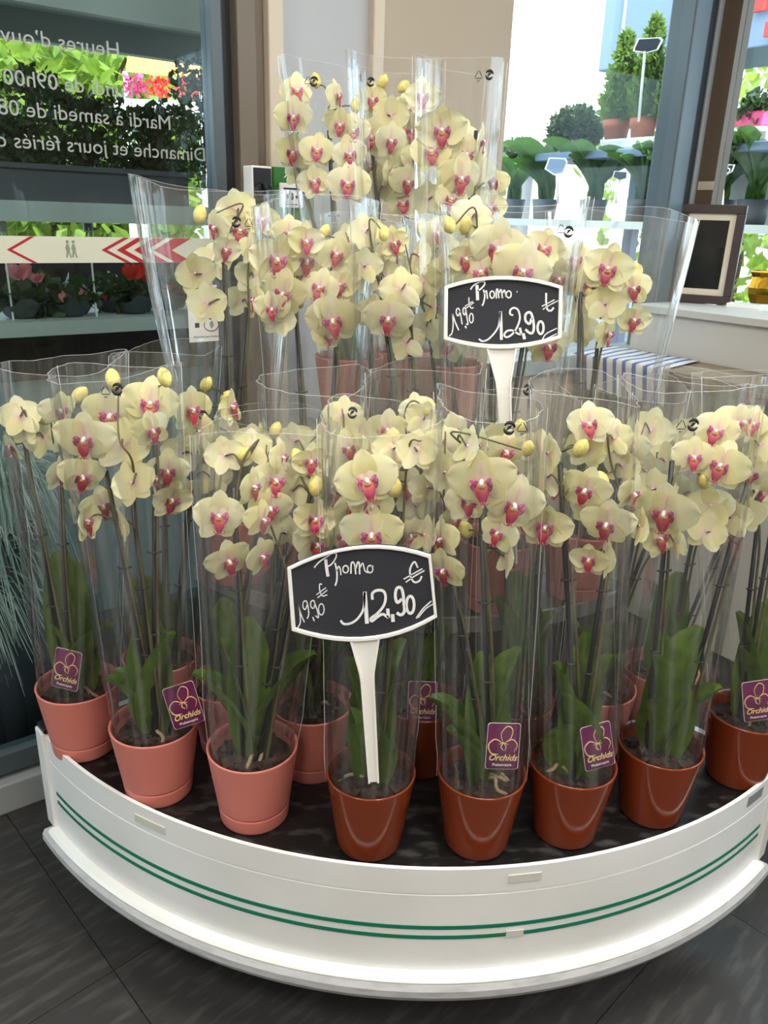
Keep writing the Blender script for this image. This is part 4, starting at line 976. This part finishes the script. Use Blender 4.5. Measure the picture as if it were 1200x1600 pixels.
fbox(MB(), fwd+.018, WF-fwd-.018, fwd+.02, HF-fwd-.02, .003, .0045).obj('picture', M['picture_black'], pfm)
P = [X*(WF/2)+Zl*(HF*.7)-Nf*.012, X*(WF/2)+Vector((0,0,.002))-Nf*.09]
MB().tube(P, .006, 6).obj('strut', M['frame_brown'], pfm)
# gold foil box and white tray beside it
g0 = Vector(hitz(1188, 474, ZC)); gb = empty('gold_gift_box', g0, 'shiny gold foil gift box on the counter beside the picture frame', 'gift box')
mb = MB(); prof = [(.035, 0), (.048, .03), (.050, .05), (.040, .085), (.052, .10), (.046, .105), (.034, .088), (.034, .05)]; vs = []
for r_, z in prof: vs += [(r_*math.cos(a), r_*math.sin(a), z) for a in np.linspace(0, 2*PI, 9)[:-1]]
mb.add(vs, [(i*8+k, i*8+(k+1) % 8, (i+1)*8+(k+1) % 8, (i+1)*8+k) for i in range(7) for k in range(8)]+[tuple(range(7, -1, -1))], smooth=False)
mb.obj('box_body', M['gold_foil'], gb)
MB().tube([(-.045, 0, .09), (-.02, .0, .10), (.02, 0, .10), (.045, 0, .09)], .006, 6).obj('foil_ribbon', M['gold_foil'], gb)
t0_ = Vector(hitz(1168, 482, ZC)); o = MB(); s_, zz = onR(1168, 482, .2)
o.box((-.05, -.03, 0), (.05, .03, .004))
for a, b_ in (((-.05,-.03,.004),(.05,-.027,.012)), ((-.05,.027,.004),(.05,.03,.012)), ((-.05,-.027,.004),(-.047,.027,.012)), ((.047,-.027,.004),(.05,.027,.012))): o.box(a, b_)
o = o.obj('white_tray', M['white'], None, t0_+Vector((.0, .02, .0005))); o.rotation_euler = (0, 0, math.radians(-35)); tag(o, 'small flat white tray on the counter in front of the gold box', 'tray')

# ------------------------------------------------------------------ outside
M['pavement'] = mat('pavement', rgb(92, 92, 92), 0.9, var=.2, scale=3)
M['shelfgrey'] = mat('outdoor_shelf', rgb(196, 200, 192), 0.5, var=.08, scale=3)
M['stallgrey'] = mat('stall_grey', rgb(164, 168, 164), 0.6, var=.1, scale=3)
M['crate'] = mat('crate_dark', rgb(78, 79, 84), 0.6)
M['shrub'] = leaf_mat('shrub_leaf', rgb(28, 44, 20), rgb(60, 84, 34), .45, .25)
M['treeleaf'] = leaf_mat('tree_leaf', rgb(84, 110, 34), rgb(140, 160, 60), .5, .4)
M['conifer'] = leaf_mat('conifer_leaf', rgb(70, 100, 34), rgb(126, 150, 60), .6, .3)
M['broad'] = leaf_mat('broad_leaf', rgb(40, 72, 30), rgb(86, 120, 50), .3, .3)
M['trunk'] = mat('trunk', rgb(80, 62, 44), .9)
M['terracotta'] = mat('terracotta_plain', rgb(168, 92, 64), .8, var=.12)
M['teal'] = mat('plinth_teal', rgb(150, 172, 176), .6, var=.15, scale=3)
M['grassblade'] = mat('grass_blade', rgb(226, 230, 216), .7, c2=rgb(170, 184, 170), scale=10)
M['pinkpetal'] = mat('cyclamen_pink', rgb(226, 138, 140), .5)
M['redpetal'] = mat('cyclamen_red', rgb(222, 40, 30), .5)
M['orange'] = mat('awning_orange', rgb(246, 170, 70), .7)
M['housing'] = mat('housing_blue_grey', rgb(110, 128, 152), .5, var=.1, scale=2)
M['facade'] = mat('facade_white', rgb(240, 236, 226), .9)
M['facadedark'] = mat('facade_window', rgb(120, 124, 128), .4)
M['planterpink'] = mat('planter_pink', rgb(196, 60, 110), .5)
M['film_dark'] = leaf_mat('wrap_dark', rgb(30, 40, 38), rgb(70, 90, 92), .2, .1)
gnd = MB().add([Lp(-14, 6, -.03), Lp(18, 6, -.03), Lp(18, -30, -.03), Lp(-14, -30, -.03)], [(0, 1, 2, 3)]).obj('ground', M['pavement']); gnd['kind'] = 'structure'

def leafcloud(mb, n, fn, size, r, elong=1.6, up=0.3):
    for _ in range(n):
        c = Vector(fn(r)); d = Vector((r.gauss(0, 1), r.gauss(0, 1), r.gauss(0, 1)+up)).normalized(); s_ = size*r.uniform(.6, 1.3)
        a = d.orthogonal().normalized(); a.rotate(Matrix.Rotation(r.uniform(0, 6.28), 3, d)); b_ = d.cross(a)
        mb.add([c, c+d*s_*.5+a*s_/elong*.5, c+d*s_, c+d*s_*.5-a*s_/elong*.5+b_*s_*.08], [(0, 1, 2, 3)], smooth=False)
    return mb
def ball(r, c, rx, ry, rz, shell=.45):
    while True:
        q = Vector((r.uniform(-1, 1), r.uniform(-1, 1), r.uniform(-1, 1)))
        if shell < q.length < 1: return (c[0]+q.x*rx, c[1]+q.y*ry, c[2]+q.z*rz)

# --- sales rack seen through the sliding door
WFR = -0.5
zb1t = onL(0, 312, WFR)[1]; zb1b = onL(0, 345, WFR)[1]; zb2t = onL(0, 506, WFR)[1]; zb2b = onL(0, 529, WFR)[1]
rack = empty('plant_rack', Lp(.2, -.7, 0), 'long grey outdoor plant rack behind the sliding glass door', 'rack')
RK0, RK1 = -1.4, 1.25
sub(rack, 'shelf_board', lbox(MB(), RK0, RK1, -.95, WFR, zb1b, zb1t), M['shelfgrey'])
sub(rack, 'shelf_board', lbox(MB(), RK0, RK1, -.95, WFR, zb2b, zb2t), M['shelfgrey'])
sub(rack, 'added_dark_panel', lbox(MB(), RK0, RK1, -.975, -.955, .832, onL(0, 402, -.955)[1]), M['frame_brown'])  # dark sheet added to darken the bright gap behind the boards
sub(rack, 'front_board', lbox(MB(), RK0, RK1, -.60, -.58, .832, zb2b), M['frame_brown'])
for t_ in (RK0, RK1-.05):
    for w_ in (-.95, WFR-.06): sub(rack, 'post', lbox(MB(), t_, t_+.05, w_, w_+.05, .832, zb1b), M['stallgrey'])
ROOFZ = onL(190, 29, WFR)[1]
roof = empty('stall_roof', Lp(.2, -.9, ROOFZ), 'grey stall roof edge above the outdoor plant rack', 'stall roof')
zf0 = onL(54, 6, WFR)[1]; zf1 = zf0+.075; zs0 = onL(190, 82, -.95)[1]
sub(roof, 'fascia', lbox(MB(), RK0-.4, RK1+.2, WFR-.03, WFR, zf0, zf1), M['shelfgrey'])
sub(roof, 'rear_beam', lbox(MB(), RK0-.4, RK1+.2, -.99, -.95, zs0, zf1), M['stallgrey'])
sub(roof, 'roof_panel', lbox(MB(), RK0-.4, RK1+.2, -1.0, WFR, zf1, zf1+.03), M['stallgrey'])
for t_ in (RK0-.3, RK1+.1): sub(roof, 'post', lbox(MB(), t_, t_+.06, -.99, -.93, -.03, zf1), M['stallgrey'])
# crates with shrubs on the upper board
zc1 = onL(0, 252, -.55)[1]
rs = random.Random(3)
for i, tc in enumerate((-.72, -.12, .48)):
    c = empty('plant_crate', Lp(tc, -.7, zb1t), ['dark grey plastic crate on the rack, cut off by the frame', 'dark grey plastic crate on the rack below the mirrored lettering', 'dark grey plastic crate on the rack next to the door frame'][i], 'crate', 'crates on the outdoor rack')
    t0, t1 = tc-.28, tc+.28
    for a in ((t0, t1, -.555, -.55), (t0, t1, -.86, -.855), (t0, t0+.005, -.855, -.555), (t1-.005, t1, -.855, -.555)): sub(c, 'side_wall', lbox(MB(), *a, zb1t, zc1), M['crate'])
    sub(c, 'rim', lbox(MB(), t0-.006, t1+.006, -.556, -.543, zc1-.012, zc1), M['crate'])
    sub(c, 'soil', lbox(MB(), t0+.005, t1-.005, -.855, -.555, zc1-.05, zc1-.03), M['bark'])
shl = ['dark leafy shrub in the crate at the frame edge', 'tall thin-stemmed shrub behind the word Heures', 'dark shrub behind the middle of the lettering', 'small-leaved shrub in front of the sunlit tree', 'dark shrub below the orange awning', 'bushy shrub beside the door frame', 'low dark shrub behind the opening hours']
for i, (px, ytop, ybase) in enumerate(((12, 175, 262), (60, 112, 262), (110, 150, 265), (160, 150, 268), (225, 175, 270), (318, 95, 275), (265, 165, 275))):
    wv = -.66 - .05*(i % 3); tt, zz = onL(px, ybase, wv); zt_ = onL(px, ytop, wv)[1]; zz = zc1-.03; h = zt_-zz
    P0 = Vector(Lp(tt, wv, zz)); root = empty('potted_shrub', P0, shl[i], 'shrub', 'shrubs on the outdoor rack')
    mb = MB()
    for k in range(6):
        a = rs.uniform(0, 6.3); q = rs.uniform(.02, .075); mb.tube([(q*.3*math.cos(a), q*.3*math.sin(a), 0), (q*.8*math.cos(a), q*.8*math.sin(a), h*.5), (q*1.2*math.cos(a+.3), q*1.2*math.sin(a+.3), h*.95)], [.0025, .002, .001], 5)
    mb.obj('stems', M['trunk'], root)
    fo = leafcloud(MB(), 420, lambda r: ball(r, (0, 0, h*.30), .10, .085, h*.30, 0), .024, rs); leafcloud(fo, 300, lambda r: ball(r, (0, 0, h*.8), .085, .08, h*.24, .1), .024, rs)
    o = fo.obj('foliage', M['shrub'], root); o['kind'] = 'stuff'
# wrapped cyclamens on the lower board
def flowerblob(mb, c, r, s_):
    for k in range(5):
        a = k*1.257+r.uniform(-.3, .3); d = Vector((math.cos(a)*.8, math.sin(a)*.6, .7)).normalized(); e_ = d.orthogonal().normalized()
        def fn(u, v): 
            q = math.sin(PI*min(1, .1+.85*v))**.6*.42*s_; return c + d*(v*s_) + e_*((u-.5)*2*q) + d.cross(e_)*(.25*s_*(u-.5)**2*4*v)
        mb.grid(fn, 4, 5)
for i, (px, py, colr, lab) in enumerate(((28, 425, 'pinkpetal', 'pale pink cyclamen on the rack at the frame edge'), (58, 472, 'pinkpetal', 'pink cyclamen in dark film lying low on the lower rack board'), (108, 462, 'pinkpetal', 'pink cyclamen with one large bloom on the lower rack board'),
        (176, 468, 'redpetal', 'red cyclamen with one low bloom on the lower rack board'), (205, 425, 'redpetal', 'red cyclamen with high bloom just under the warning band'), (262, 455, 'redpetal', 'red cyclamen in dark film beside the payment sticker'))):
    wv = -.60 - .06*(i % 2); tt, zz = onL(px, py, wv); P0 = Vector(Lp(tt, wv, zb2t)); root = empty('cyclamen_plant', P0, lab, 'cyclamen', 'wrapped cyclamens on the outdoor rack')
    mb = MB(); mb.lathe([(.0, 0), (.030, 0), (.036, .028), (.034, .028), (.0, .022)], 20); mb.obj('pot', M['crate'], root)
    mb = MB(); r_ = random.Random(i)
    mb.grid(lambda u, v: ((.038+.03*v)*math.cos(2*PI*u)*(1+.08*math.sin(7*2*PI*u)), (.038+.03*v)*math.sin(2*PI*u), .004+v*.04+.010*math.sin(5*2*PI*u)*v), 40, 4); mb.obj('wrap', M['film_dark'], root)
    fo = leafcloud(MB(), 60, lambda r: ball(r, (0, 0, .05), .07, .06, .035, 0), .045, r_, 1.1); fo.obj('foliage', M['shrub'], root)['kind'] = 'stuff'
    fc = Vector((Nn[0]*.03, Nn[1]*.03, max(.03, zz-zb2t-.012))); mb = MB(); mb.tube([(0, 0, .05), tuple(fc*.6), tuple(fc)], .002, 5); mb.obj('flower_stalk', M['stem'], root)
    mb = MB(); flowerblob(mb, fc, r_, .042); mb.obj('flower', M[colr], root)
    fc2 = Vector((.045, .01, (zz-zb2t)*.8)); mb = MB(); flowerblob(mb, fc2, r_, .026); mb.obj('flower', M[colr], root)
# small price markers on the rack, seen under the upper board
for i, px in enumerate((2, 138)):
    tt, zz = onL(px, 355, -.56); root = empty('plant_marker', Lp(tt, -.56, zb2t), ['small white plant marker at the frame edge above the band', 'small blue and white plant marker above the warning band'][i], 'plant marker', 'plant markers on the rack')
    sub(root, 'stick', lbox(MB(), tt-.002, tt+.002, -.562, -.558, zb2t, zz), M['white']); sub(root, 'plate', lbox(MB(), tt-.012, tt+.012, -.564, -.56, zz-.012, zz+.014), M['white'])
    if i: sub(root, 'plate_face', lbox(MB(), tt-.008, tt+.008, -.56, -.559, zz-.008, zz+.009), M['housing'])
# plinth with feather grass low behind the glass
pl = empty('plinth', Lp(-.1, -.45, 0), 'blue grey painted plinth low behind the door glass', 'plinth')
sub(pl, 'plinth_face', lbox(MB(), -1.42, 1.27, -.45, -.42, -.03, .80), M['teal']); sub(pl, 'plinth_top', lbox(MB(), -1.42, 1.27, -.98, -.40, .80, .83), M['stallgrey'])
sub(pl, 'base_strip', lbox(MB(), -1.42, 1.27, -.42, -.36, -.03, .20), M['crate'])
for i, (px, py, colr) in enumerate(((-25, 830, 0), (-5, 720, 1), (-60, 900, 0))):
    tt, zz = onL(px, py, -.22); zbase = -.03
    root = empty('feather_grass', Lp(tt, -.22, zbase), ['pale feather grass drooping low behind the glass', 'greyish feather grass tuft at mid height behind the glass', 'feather grass mostly outside the frame by the door'][i], 'grass', 'feather grasses outside the door')
    mb = MB(); top = zz-zbase; pb = max(.1, top-.16); mb.lathe([(0, 0), (.05, 0), (.06, pb), (.055, pb), (0, pb-.01)], 20); mb.obj('pot', M['crate'], root)
    mb = MB(); r_ = random.Random(i+20)
    for k in range(260):
        a = r_.uniform(0, 6.28); rad = r_.uniform(.05, .20); hh = pb+(top-pb)*r_.uniform(.6, 1.2); dr = r_.uniform(.03, .22)
        pts = [(.02*math.cos(a), .02*math.sin(a), pb-.02), (rad*.3*math.cos(a), rad*.3*math.sin(a)*.7, pb+(hh-pb)*.8), (rad*.7*math.cos(a), rad*.7*math.sin(a)*.7, hh), (rad*1.1*math.cos(a), rad*1.1*math.sin(a)*.7, hh-dr)]
        mb.tube(catmull(pts, 3), [.0013]*9+[.0005], 3, cap=False)
    o = mb.obj('blades', M['grassblade'], root); o['kind'] = 'stuff'
# backdrop beyond the rack
def tree(name, label, P0, h, rx, n, size, mt, seed, group, cat='tree', trunk=True, low=.45):
    r_ = random.Random(seed); root = empty(name, P0, label, cat, group)
    if trunk:
        mb = MB(); mb.tube([(0, 0, 0), (.05, .02, h*.4), (0, .05, h*.7)], [.09, .07, .04], 9)
        for k in range(5):
            a = k*1.26; mb.tube([(.03, .03, h*.45), (rx*.4*math.cos(a), rx*.4*math.sin(a), h*.62), (rx*.7*math.cos(a), rx*.7*math.sin(a), h*.8)], [.04, .03, .012], 6)
        mb.obj('trunk', M['trunk'], root)
    fo = leafcloud(MB(), n, lambda r: ball(r, (0, 0, h*(1+low)/2), rx, rx, h*(1-low)/2, .2), size, r_); o = fo.obj('foliage', mt, root); o['kind'] = 'stuff'; return root
def gp(px, py, Y):
    p = aty(px, py, Y); return Vector((p[0], p[1], -.03))
tree('leafy_tree', 'sunlit yellow-green tree beyond the rack at the frame edge', gp(40, 160, 6.5), 2.9, 1.1, 3600, .16, M['treeleaf'], 1, 'trees outside', low=.2)
tree('leafy_tree', 'sunlit yellow-green tree beyond the rack in the middle of the lettering', gp(160, 160, 7.5), 2.6, .9, 2600, .16, M['treeleaf'], 2, 'trees outside', low=.2)
tree('leafy_tree', 'pale green tree far behind the orange awning', gp(262, 120, 9.5), 2.9, 1.0, 1800, .16, M['treeleaf'], 3, 'trees outside', low=.5)
aw = empty('orange_awning', gp(255, 120, 6.0), 'orange awning glowing in the sun beyond the rack', 'awning')
q = [aty(200, 82, 6.0), aty(312, 92, 5.6), aty(312, 124, 5.4), aty(196, 112, 5.8)]
mb = MB(); mb.add([Vector(p)-aw.location for p in q]+[Vector(p)-aw.location+Vector((0, .03, .02)) for p in q], [(0,1,2,3), (7,6,5,4), (0,4,5,1), (1,5,6,2), (2,6,7,3), (3,7,4,0)], smooth=False); mb.obj('canvas', M['orange'], aw)
for p in (q[2], q[3]): MB().tube([Vector((p[0], p[1], -.03))-aw.location, Vector(p)-aw.location], .02, 8).obj('pole', M['alu2'], aw)
ft = empty('flower_table', gp(258, 155, 4.6), 'white sales table with red and pink flowers below the orange awning', 'table')
pT = aty(258, 152, 4.6); zt_ = pT[2]
MB().box((-.22, -.15, zt_-.03+.03-.06), (.26, .15, zt_+.03-.03)).obj('table_top', M['facade'], ft)
for sx_ in (-.2, .22):
    for sy_ in (-.12, .10): MB().box((sx_, sy_, 0), (sx_+.03, sy_+.03, zt_-.03)).obj('leg', M['facade'], ft)
for i, (dx, mtn) in enumerate(((-.15, 'planterpink'), (-.02, 'redpetal'), (.12, 'redpetal'), (.22, 'planterpink'))):
    r_ = random.Random(i+60); o = leafcloud(MB(), 90, lambda r: ball(r, (0, 0, .045), .065, .06, .05, 0), .03, r_, 1.1).obj('flower_cushion', M[mtn], None, (pT[0]+dx, pT[1], zt_+.003))
    tag(o, ['pink flower cushion at the near end of the white table', 'red flower cushion left of middle on the white table', 'red flower cushion right of middle on the white table', 'pink flower cushion at the far end of the white table'][i], 'flowers', 'flowers on the white table')

# --- the stand seen through the corner windows
OS = -.5
zsh = onR(940, 232, OS)[1]; ssh = onR(836, 242, OS)[0]
stand = empty('outdoor_stand', Rp(.3, OS-.2, 0), 'pale blue grey shelf stand with plants outside the corner window', 'shelf stand')
zs1 = onR(940, 234, OS)[1]; zs0_ = onR(940, 247, OS)[1]
sub(stand, 'shelf_beam', rbox(MB(), ssh, 3.4, OS-.45, OS, zs0_, zs1), M['housing'], .004)
s_up = onR(938, 225, OS-.02)[0]; zu1 = onR(1000, 214, OS-.02)[1]
sub(stand, 'upper_board', rbox(MB(), s_up, s_up+.75, OS-.40, OS-.02, zs1, zu1), M['shelfgrey'], .008)
for s_ in (ssh+.28, 1.2, 2.6): sub(stand, 'post', rbox(MB(), s_, s_+.05, OS-.4, OS-.35, -.03, zs0_), M['housing'])
zlow = onR(940, 345, OS)[1]
sub(stand, 'lower_shelf', rbox(MB(), ssh-.5, 3.4, OS-.5, OS+.05, zlow-.03, zlow), M['shelfgrey'])
sub(stand, 'back_board', rbox(MB(), s_up+.02, s_up+.6, OS-.47, OS-.45, zlow, zs0_), M['facade'])
cl_ = ['potted conifer in terracotta beside the dark round bush', 'potted conifer in terracotta with a price sign', 'potted conifer in terracotta next to the window frame']
for i, (px, pyt) in enumerate(((962, 70), (1003, 52), (1045, 40))):
    s_, z_ = onR(px, 214, OS-.14); P0 = Vector(Rp(s_, OS-.14, zu1)); k = depth(P0)/F; root = empty('potted_conifer', P0, cl_[i], 'conifer', 'potted conifers on the stand')
    pr = 21*k; ph_ = 31*k
    mb = MB(); mb.lathe([(0, 0), (pr*.78, 0), (pr*.9, ph_*.6), (pr, ph_*.62), (pr*1.02, ph_), (pr*.9, ph_), (pr*.85, ph_*.85), (0, ph_*.83)], 28); mb.obj('pot', M['terracotta'], root)
    hC = (186-pyt)*k; rc = 33*k; r_ = random.Random(i+5)
    mb = MB(); mb.tube([(0, 0, ph_*.8), (0, 0, ph_+hC*.7)], [.006, .003], 6); mb.obj('trunk', M['trunk'], root)
    def cone(r):
        v = r.random()**1.3; a = r.uniform(0, 6.28); q = rc*(1-v)**.7*math.sqrt(r.random())*(.55+.45*min(1, v*6)); return (q*math.cos(a), q*math.sin(a), ph_*.95+hC*v)
    o = leafcloud(MB(), 3000, cone, .034, r_, 2.4, .9).obj('foliage', M['conifer'], root); o['kind'] = 'stuff'
def bush(label, px, py, wpx, hpx, o_, z_, seed, n=2400, mt='shrub'):
    s_, _ = onR(px, py, o_); P0 = Vector(Rp(s_, o_, z_)); k = depth(P0)/F; r_ = random.Random(seed); root = empty('round_bush', P0, label, 'bush', 'bushes on the stand')
    mb = MB(); zd = 0 if o_ > -.9 else -.03-z_; mb.lathe([(0, zd), (wpx*k*.22, zd), (wpx*k*.28, .06), (wpx*k*.25, .06), (0, .05)], 20); mb.obj('pot', M['crate'], root)
    o = leafcloud(MB(), n, lambda r: ball(r, (0, 0, hpx*k*.55), wpx*k*.5, wpx*k*.4, hpx*k*.5, .0), .028, r_, 1.4).obj('foliage', M[mt], root); o['kind'] = 'stuff'
bush('dark round bush at the end of the outdoor stand', 898, 228, 88, 66, OS-.2, zs1, 31)
bush('dark reddish bush low behind the outdoor stand by the pillar', 815, 262, 70, 60, OS-1.0, onR(815, 285, OS-1.0)[1], 32)
# chalkboard price signs outside
def osign(label, quad, stick, o_, mtb, txt=None):
    s_, z_ = onR(*stick[1], o_); P0 = Vector(Rp(s_, o_, z_)); root = empty('outdoor_price_sign', P0, label, 'price sign', 'price signs outside the window')
    def q3(x, y, dn=0): 
        a, b_ = onR(x, y, o_); return Vector(Rp(a, o_+dn, b_))-P0
    n = len(quad); c = np.mean(np.array(quad), axis=0); inn = [tuple(c+(np.array(p)-c)*.86) for p in quad]
    mb = MB(); mb.add([q3(*p) for p in quad]+[q3(*p, -.004) for p in quad], [tuple(range(n)), tuple(range(2*n-1, n-1, -1))]+[(i, n+i, n+(i+1) % n, (i+1) % n) for i in range(n)], smooth=False); mb.obj('frame', M['white'], root)
    mb = MB(); mb.add([q3(*p, .0012) for p in inn]+[q3(*p, .0002) for p in inn], [tuple(range(n)), tuple(range(2*n-1, n-1, -1))]+[(i, n+i, n+(i+1) % n, (i+1) % n) for i in range(n)], smooth=False); bd = mb.obj('board', mtb, root)
    MB().tube([q3(*stick[0]), q3(*stick[1])], .0055, 6).obj('stem', M['white'], root)
    if txt:
        me = text_mesh(txt, .045, M['chalk'], ext=.0002, align='CENTER'); o = link('chalk_writing', me, bd); mw = Matrix(((Nn[0], 0, -D_[0]), (Nn[1], 0, -D_[1]), (0, 1, 0))).to_4x4(); mw.translation = q3(c[0], c[1]+5, .003); o.matrix_local = mw
osign('dark price sign on a tall stick between the conifers', [(997,60),(1032,58),(1036,62),(1028,78),(1010,83),(989,80),(990,75)], ((1008,80),(998,190)), OS-.045, M['chalkboard'])
osign('pale blue price sign hanging below the outdoor shelf end', [(858,246),(884,247),(887,253),(880,271),(866,274),(851,264)], ((870,272),(872,318)), OS+.04, M['housing'])
osign('small dark price sign under the outdoor shelf', [(960,267),(981,268),(980,279),(968,282),(957,277)], ((968,281),(962,318)), OS+.02, M['chalkboard'])
osign('dark price sign reading 25 among leaves beyond the counter', [(1126,258),(1148,257),(1144,268),(1134,274),(1116,273)], ((1130,273),(1128,330)), OS+.03, M['chalkboard'], '25')
# broad-leaved plants on the lower shelf
BL = leaf_mesh('broad_leaf', 75, 15, 9); BL.materials.clear(); BL.materials.append(M['broad'])
for i, (px, n, hh, lab) in enumerate(((800, 9, 75, 'broad-leaved plant by the beige pillar outside the window'), (850, 9, 85, 'broad-leaved plant under the pale blue price sign'), (925, 10, 90, 'bright broad-leaved plant under the outdoor shelf'), (1000, 9, 80, 'broad-leaved plant below the conifers outside'), (1050, 8, 75, 'broad-leaved plant behind the corner window frame'), (1120, 11, 95, 'dark broad-leaved plant behind the picture frame'), (1175, 11, 95, 'dark broad-leaved plant beyond the gold box'))):
    o_ = OS-.12; s_, _ = onR(px, 335, o_); P0 = Vector(Rp(s_, o_, zlow)); k = depth(P0)/F; r_ = random.Random(70+i); root = empty('foliage_plant', P0, lab, 'plant', 'broad-leaved plants on the stand')
    mb = MB(); mb.lathe([(0, 0), (.05, 0), (.062, .09), (.058, .09), (0, .08)], 22); mb.obj('pot', M['crate'], root)
    for q in range(n):
        az = r_.uniform(0, 360); ln = hh*k*r_.uniform(.9, 1.55); wd = ln*r_.uniform(.16, .28); o = link('leaf', BL, root)
        o.matrix_local = Matrix.Translation((0, 0, .07)) @ Matrix.Rotation(math.radians(az), 4, 'Z') @ Matrix.Diagonal((wd, ln, ln, 1))
for i, px in enumerate((1121, 1182)):
    o_ = OS-.18; s_, _ = onR(px, 176, o_); P0 = Vector(Rp(s_, o_, zs1)); k = depth(P0)/F; root = empty('pink_planter', P0, ['small pink planter with ivy beside the brown corner post', 'long pink planter with trailing ivy beyond the second window'][i], 'planter', 'pink planters on the stand')
    hl = (16, 24)[i]*k; hz = 48*k
    mb = MB(); mb.box((-hl, -.05, 0), (hl, .05, hz*.55)); o = mb.obj('bracket_box', M['shelfgrey'], root); o.rotation_euler = (0, 0, math.radians(-53))
    mb = MB(); mb.box((-hl, -.055, hz*.55), (hl, .055, hz)); o = mb.obj('trough', M['planterpink'], root); o.rotation_euler = (0, 0, math.radians(-53)); bevel(o, .006)
    r_ = random.Random(90+i); o = leafcloud(MB(), 260, lambda r: ball(r, (0, 0, hz*1.1), hl*1.3, hl*1.3, hz*.5, .1), .03, r_, 1.2).obj('ivy', M['shrub'], root); o['kind'] = 'stuff'
rb = empty('red_watering_can', Rp(onR(1012, 312, OS-.3)[0], OS-.3, zlow), 'red plastic container low behind the leaves outside the window', 'container')
k = depth(rb.location)/F; mb = MB(); mb.lathe([(0, 0), (14*k, 0), (16*k, 30*k), (14*k, 52*k), (9*k, 56*k), (0, 56*k)], 18); mb.obj('body', M['redpetal'], rb)
MB().tube([(-9*k, 0, 55*k), (-6*k, 0, 64*k), (6*k, 0, 64*k), (9*k, 0, 55*k)], 2.2*k, 6).obj('handle', M['redpetal'], rb)
# blue grey housing, pole, far building
oh = -2.2; sh0 = onR(934, 112, oh)[0]; zh = onR(934, 112, oh)[1]
hs = empty('shutter_housing', Rp(sh0+1, oh-.3, zh), 'large blue grey box housing hanging above the stand outside', 'housing')
sub(hs, 'box', rbox(MB(), sh0, sh0+4.5, oh-.55, oh, zh, zh+1.6), M['housing'], .01); sub(hs, 'cover_strip', rbox(MB(), sh0+.16, sh0+.18, oh, oh+.006, zh, zh+1.6), M['stallgrey'])
for s_ in (sh0+.12, sh0+3.6): sub(hs, 'pole', MB().tube([Rp(s_, oh-.25, -.03), Rp(s_, oh-.25, zh)], .045, 14), M['white'])
for i, (x0, x1, y0, y1) in enumerate(((1132, 1146, 0, 26), (1172, 1200, -10, 20), (1192, 1220, 30, 58))):
    a, za = onR(x0, y1, oh+.05); b_, zb_ = onR(x1, y0, oh+.05); o = rbox(MB(), a, b_, oh+.03, oh+.05, za, zb_).obj('red_banner', M['redpetal']); tag(o, ['small red banner beside the brown post, on the housing', 'wide red banner at the upper frame edge', 'red banner at the right frame edge below the wide one'][i], 'banner', 'red banners on the housing')
bf = empty('white_building', (3.0, 17, 0), 'sunlit white building far beyond the corner window', 'building')
MB().box((-3.2, 0, 0), (1.4, 4, 9)).obj('wall', M['facade'], bf)
for zz in (2.6, 4.2, 5.8):
    MB().box((-3.0, -.9, zz), (-.6, 0, zz+.15)).obj('balcony', M['facade'], bf)
    for xx in (-2.9,): MB().box((xx, -.03, zz+.35), (xx+.5, .02, zz+1.2)).obj('window', M['facadedark'], bf)
tree('leafy_tree', 'green tree beyond the second window above the pink planters', gp(1190, 130, 8.0), 3.2, 1.5, 2200, .16, M['treeleaf'], 8, 'trees outside', low=.2)
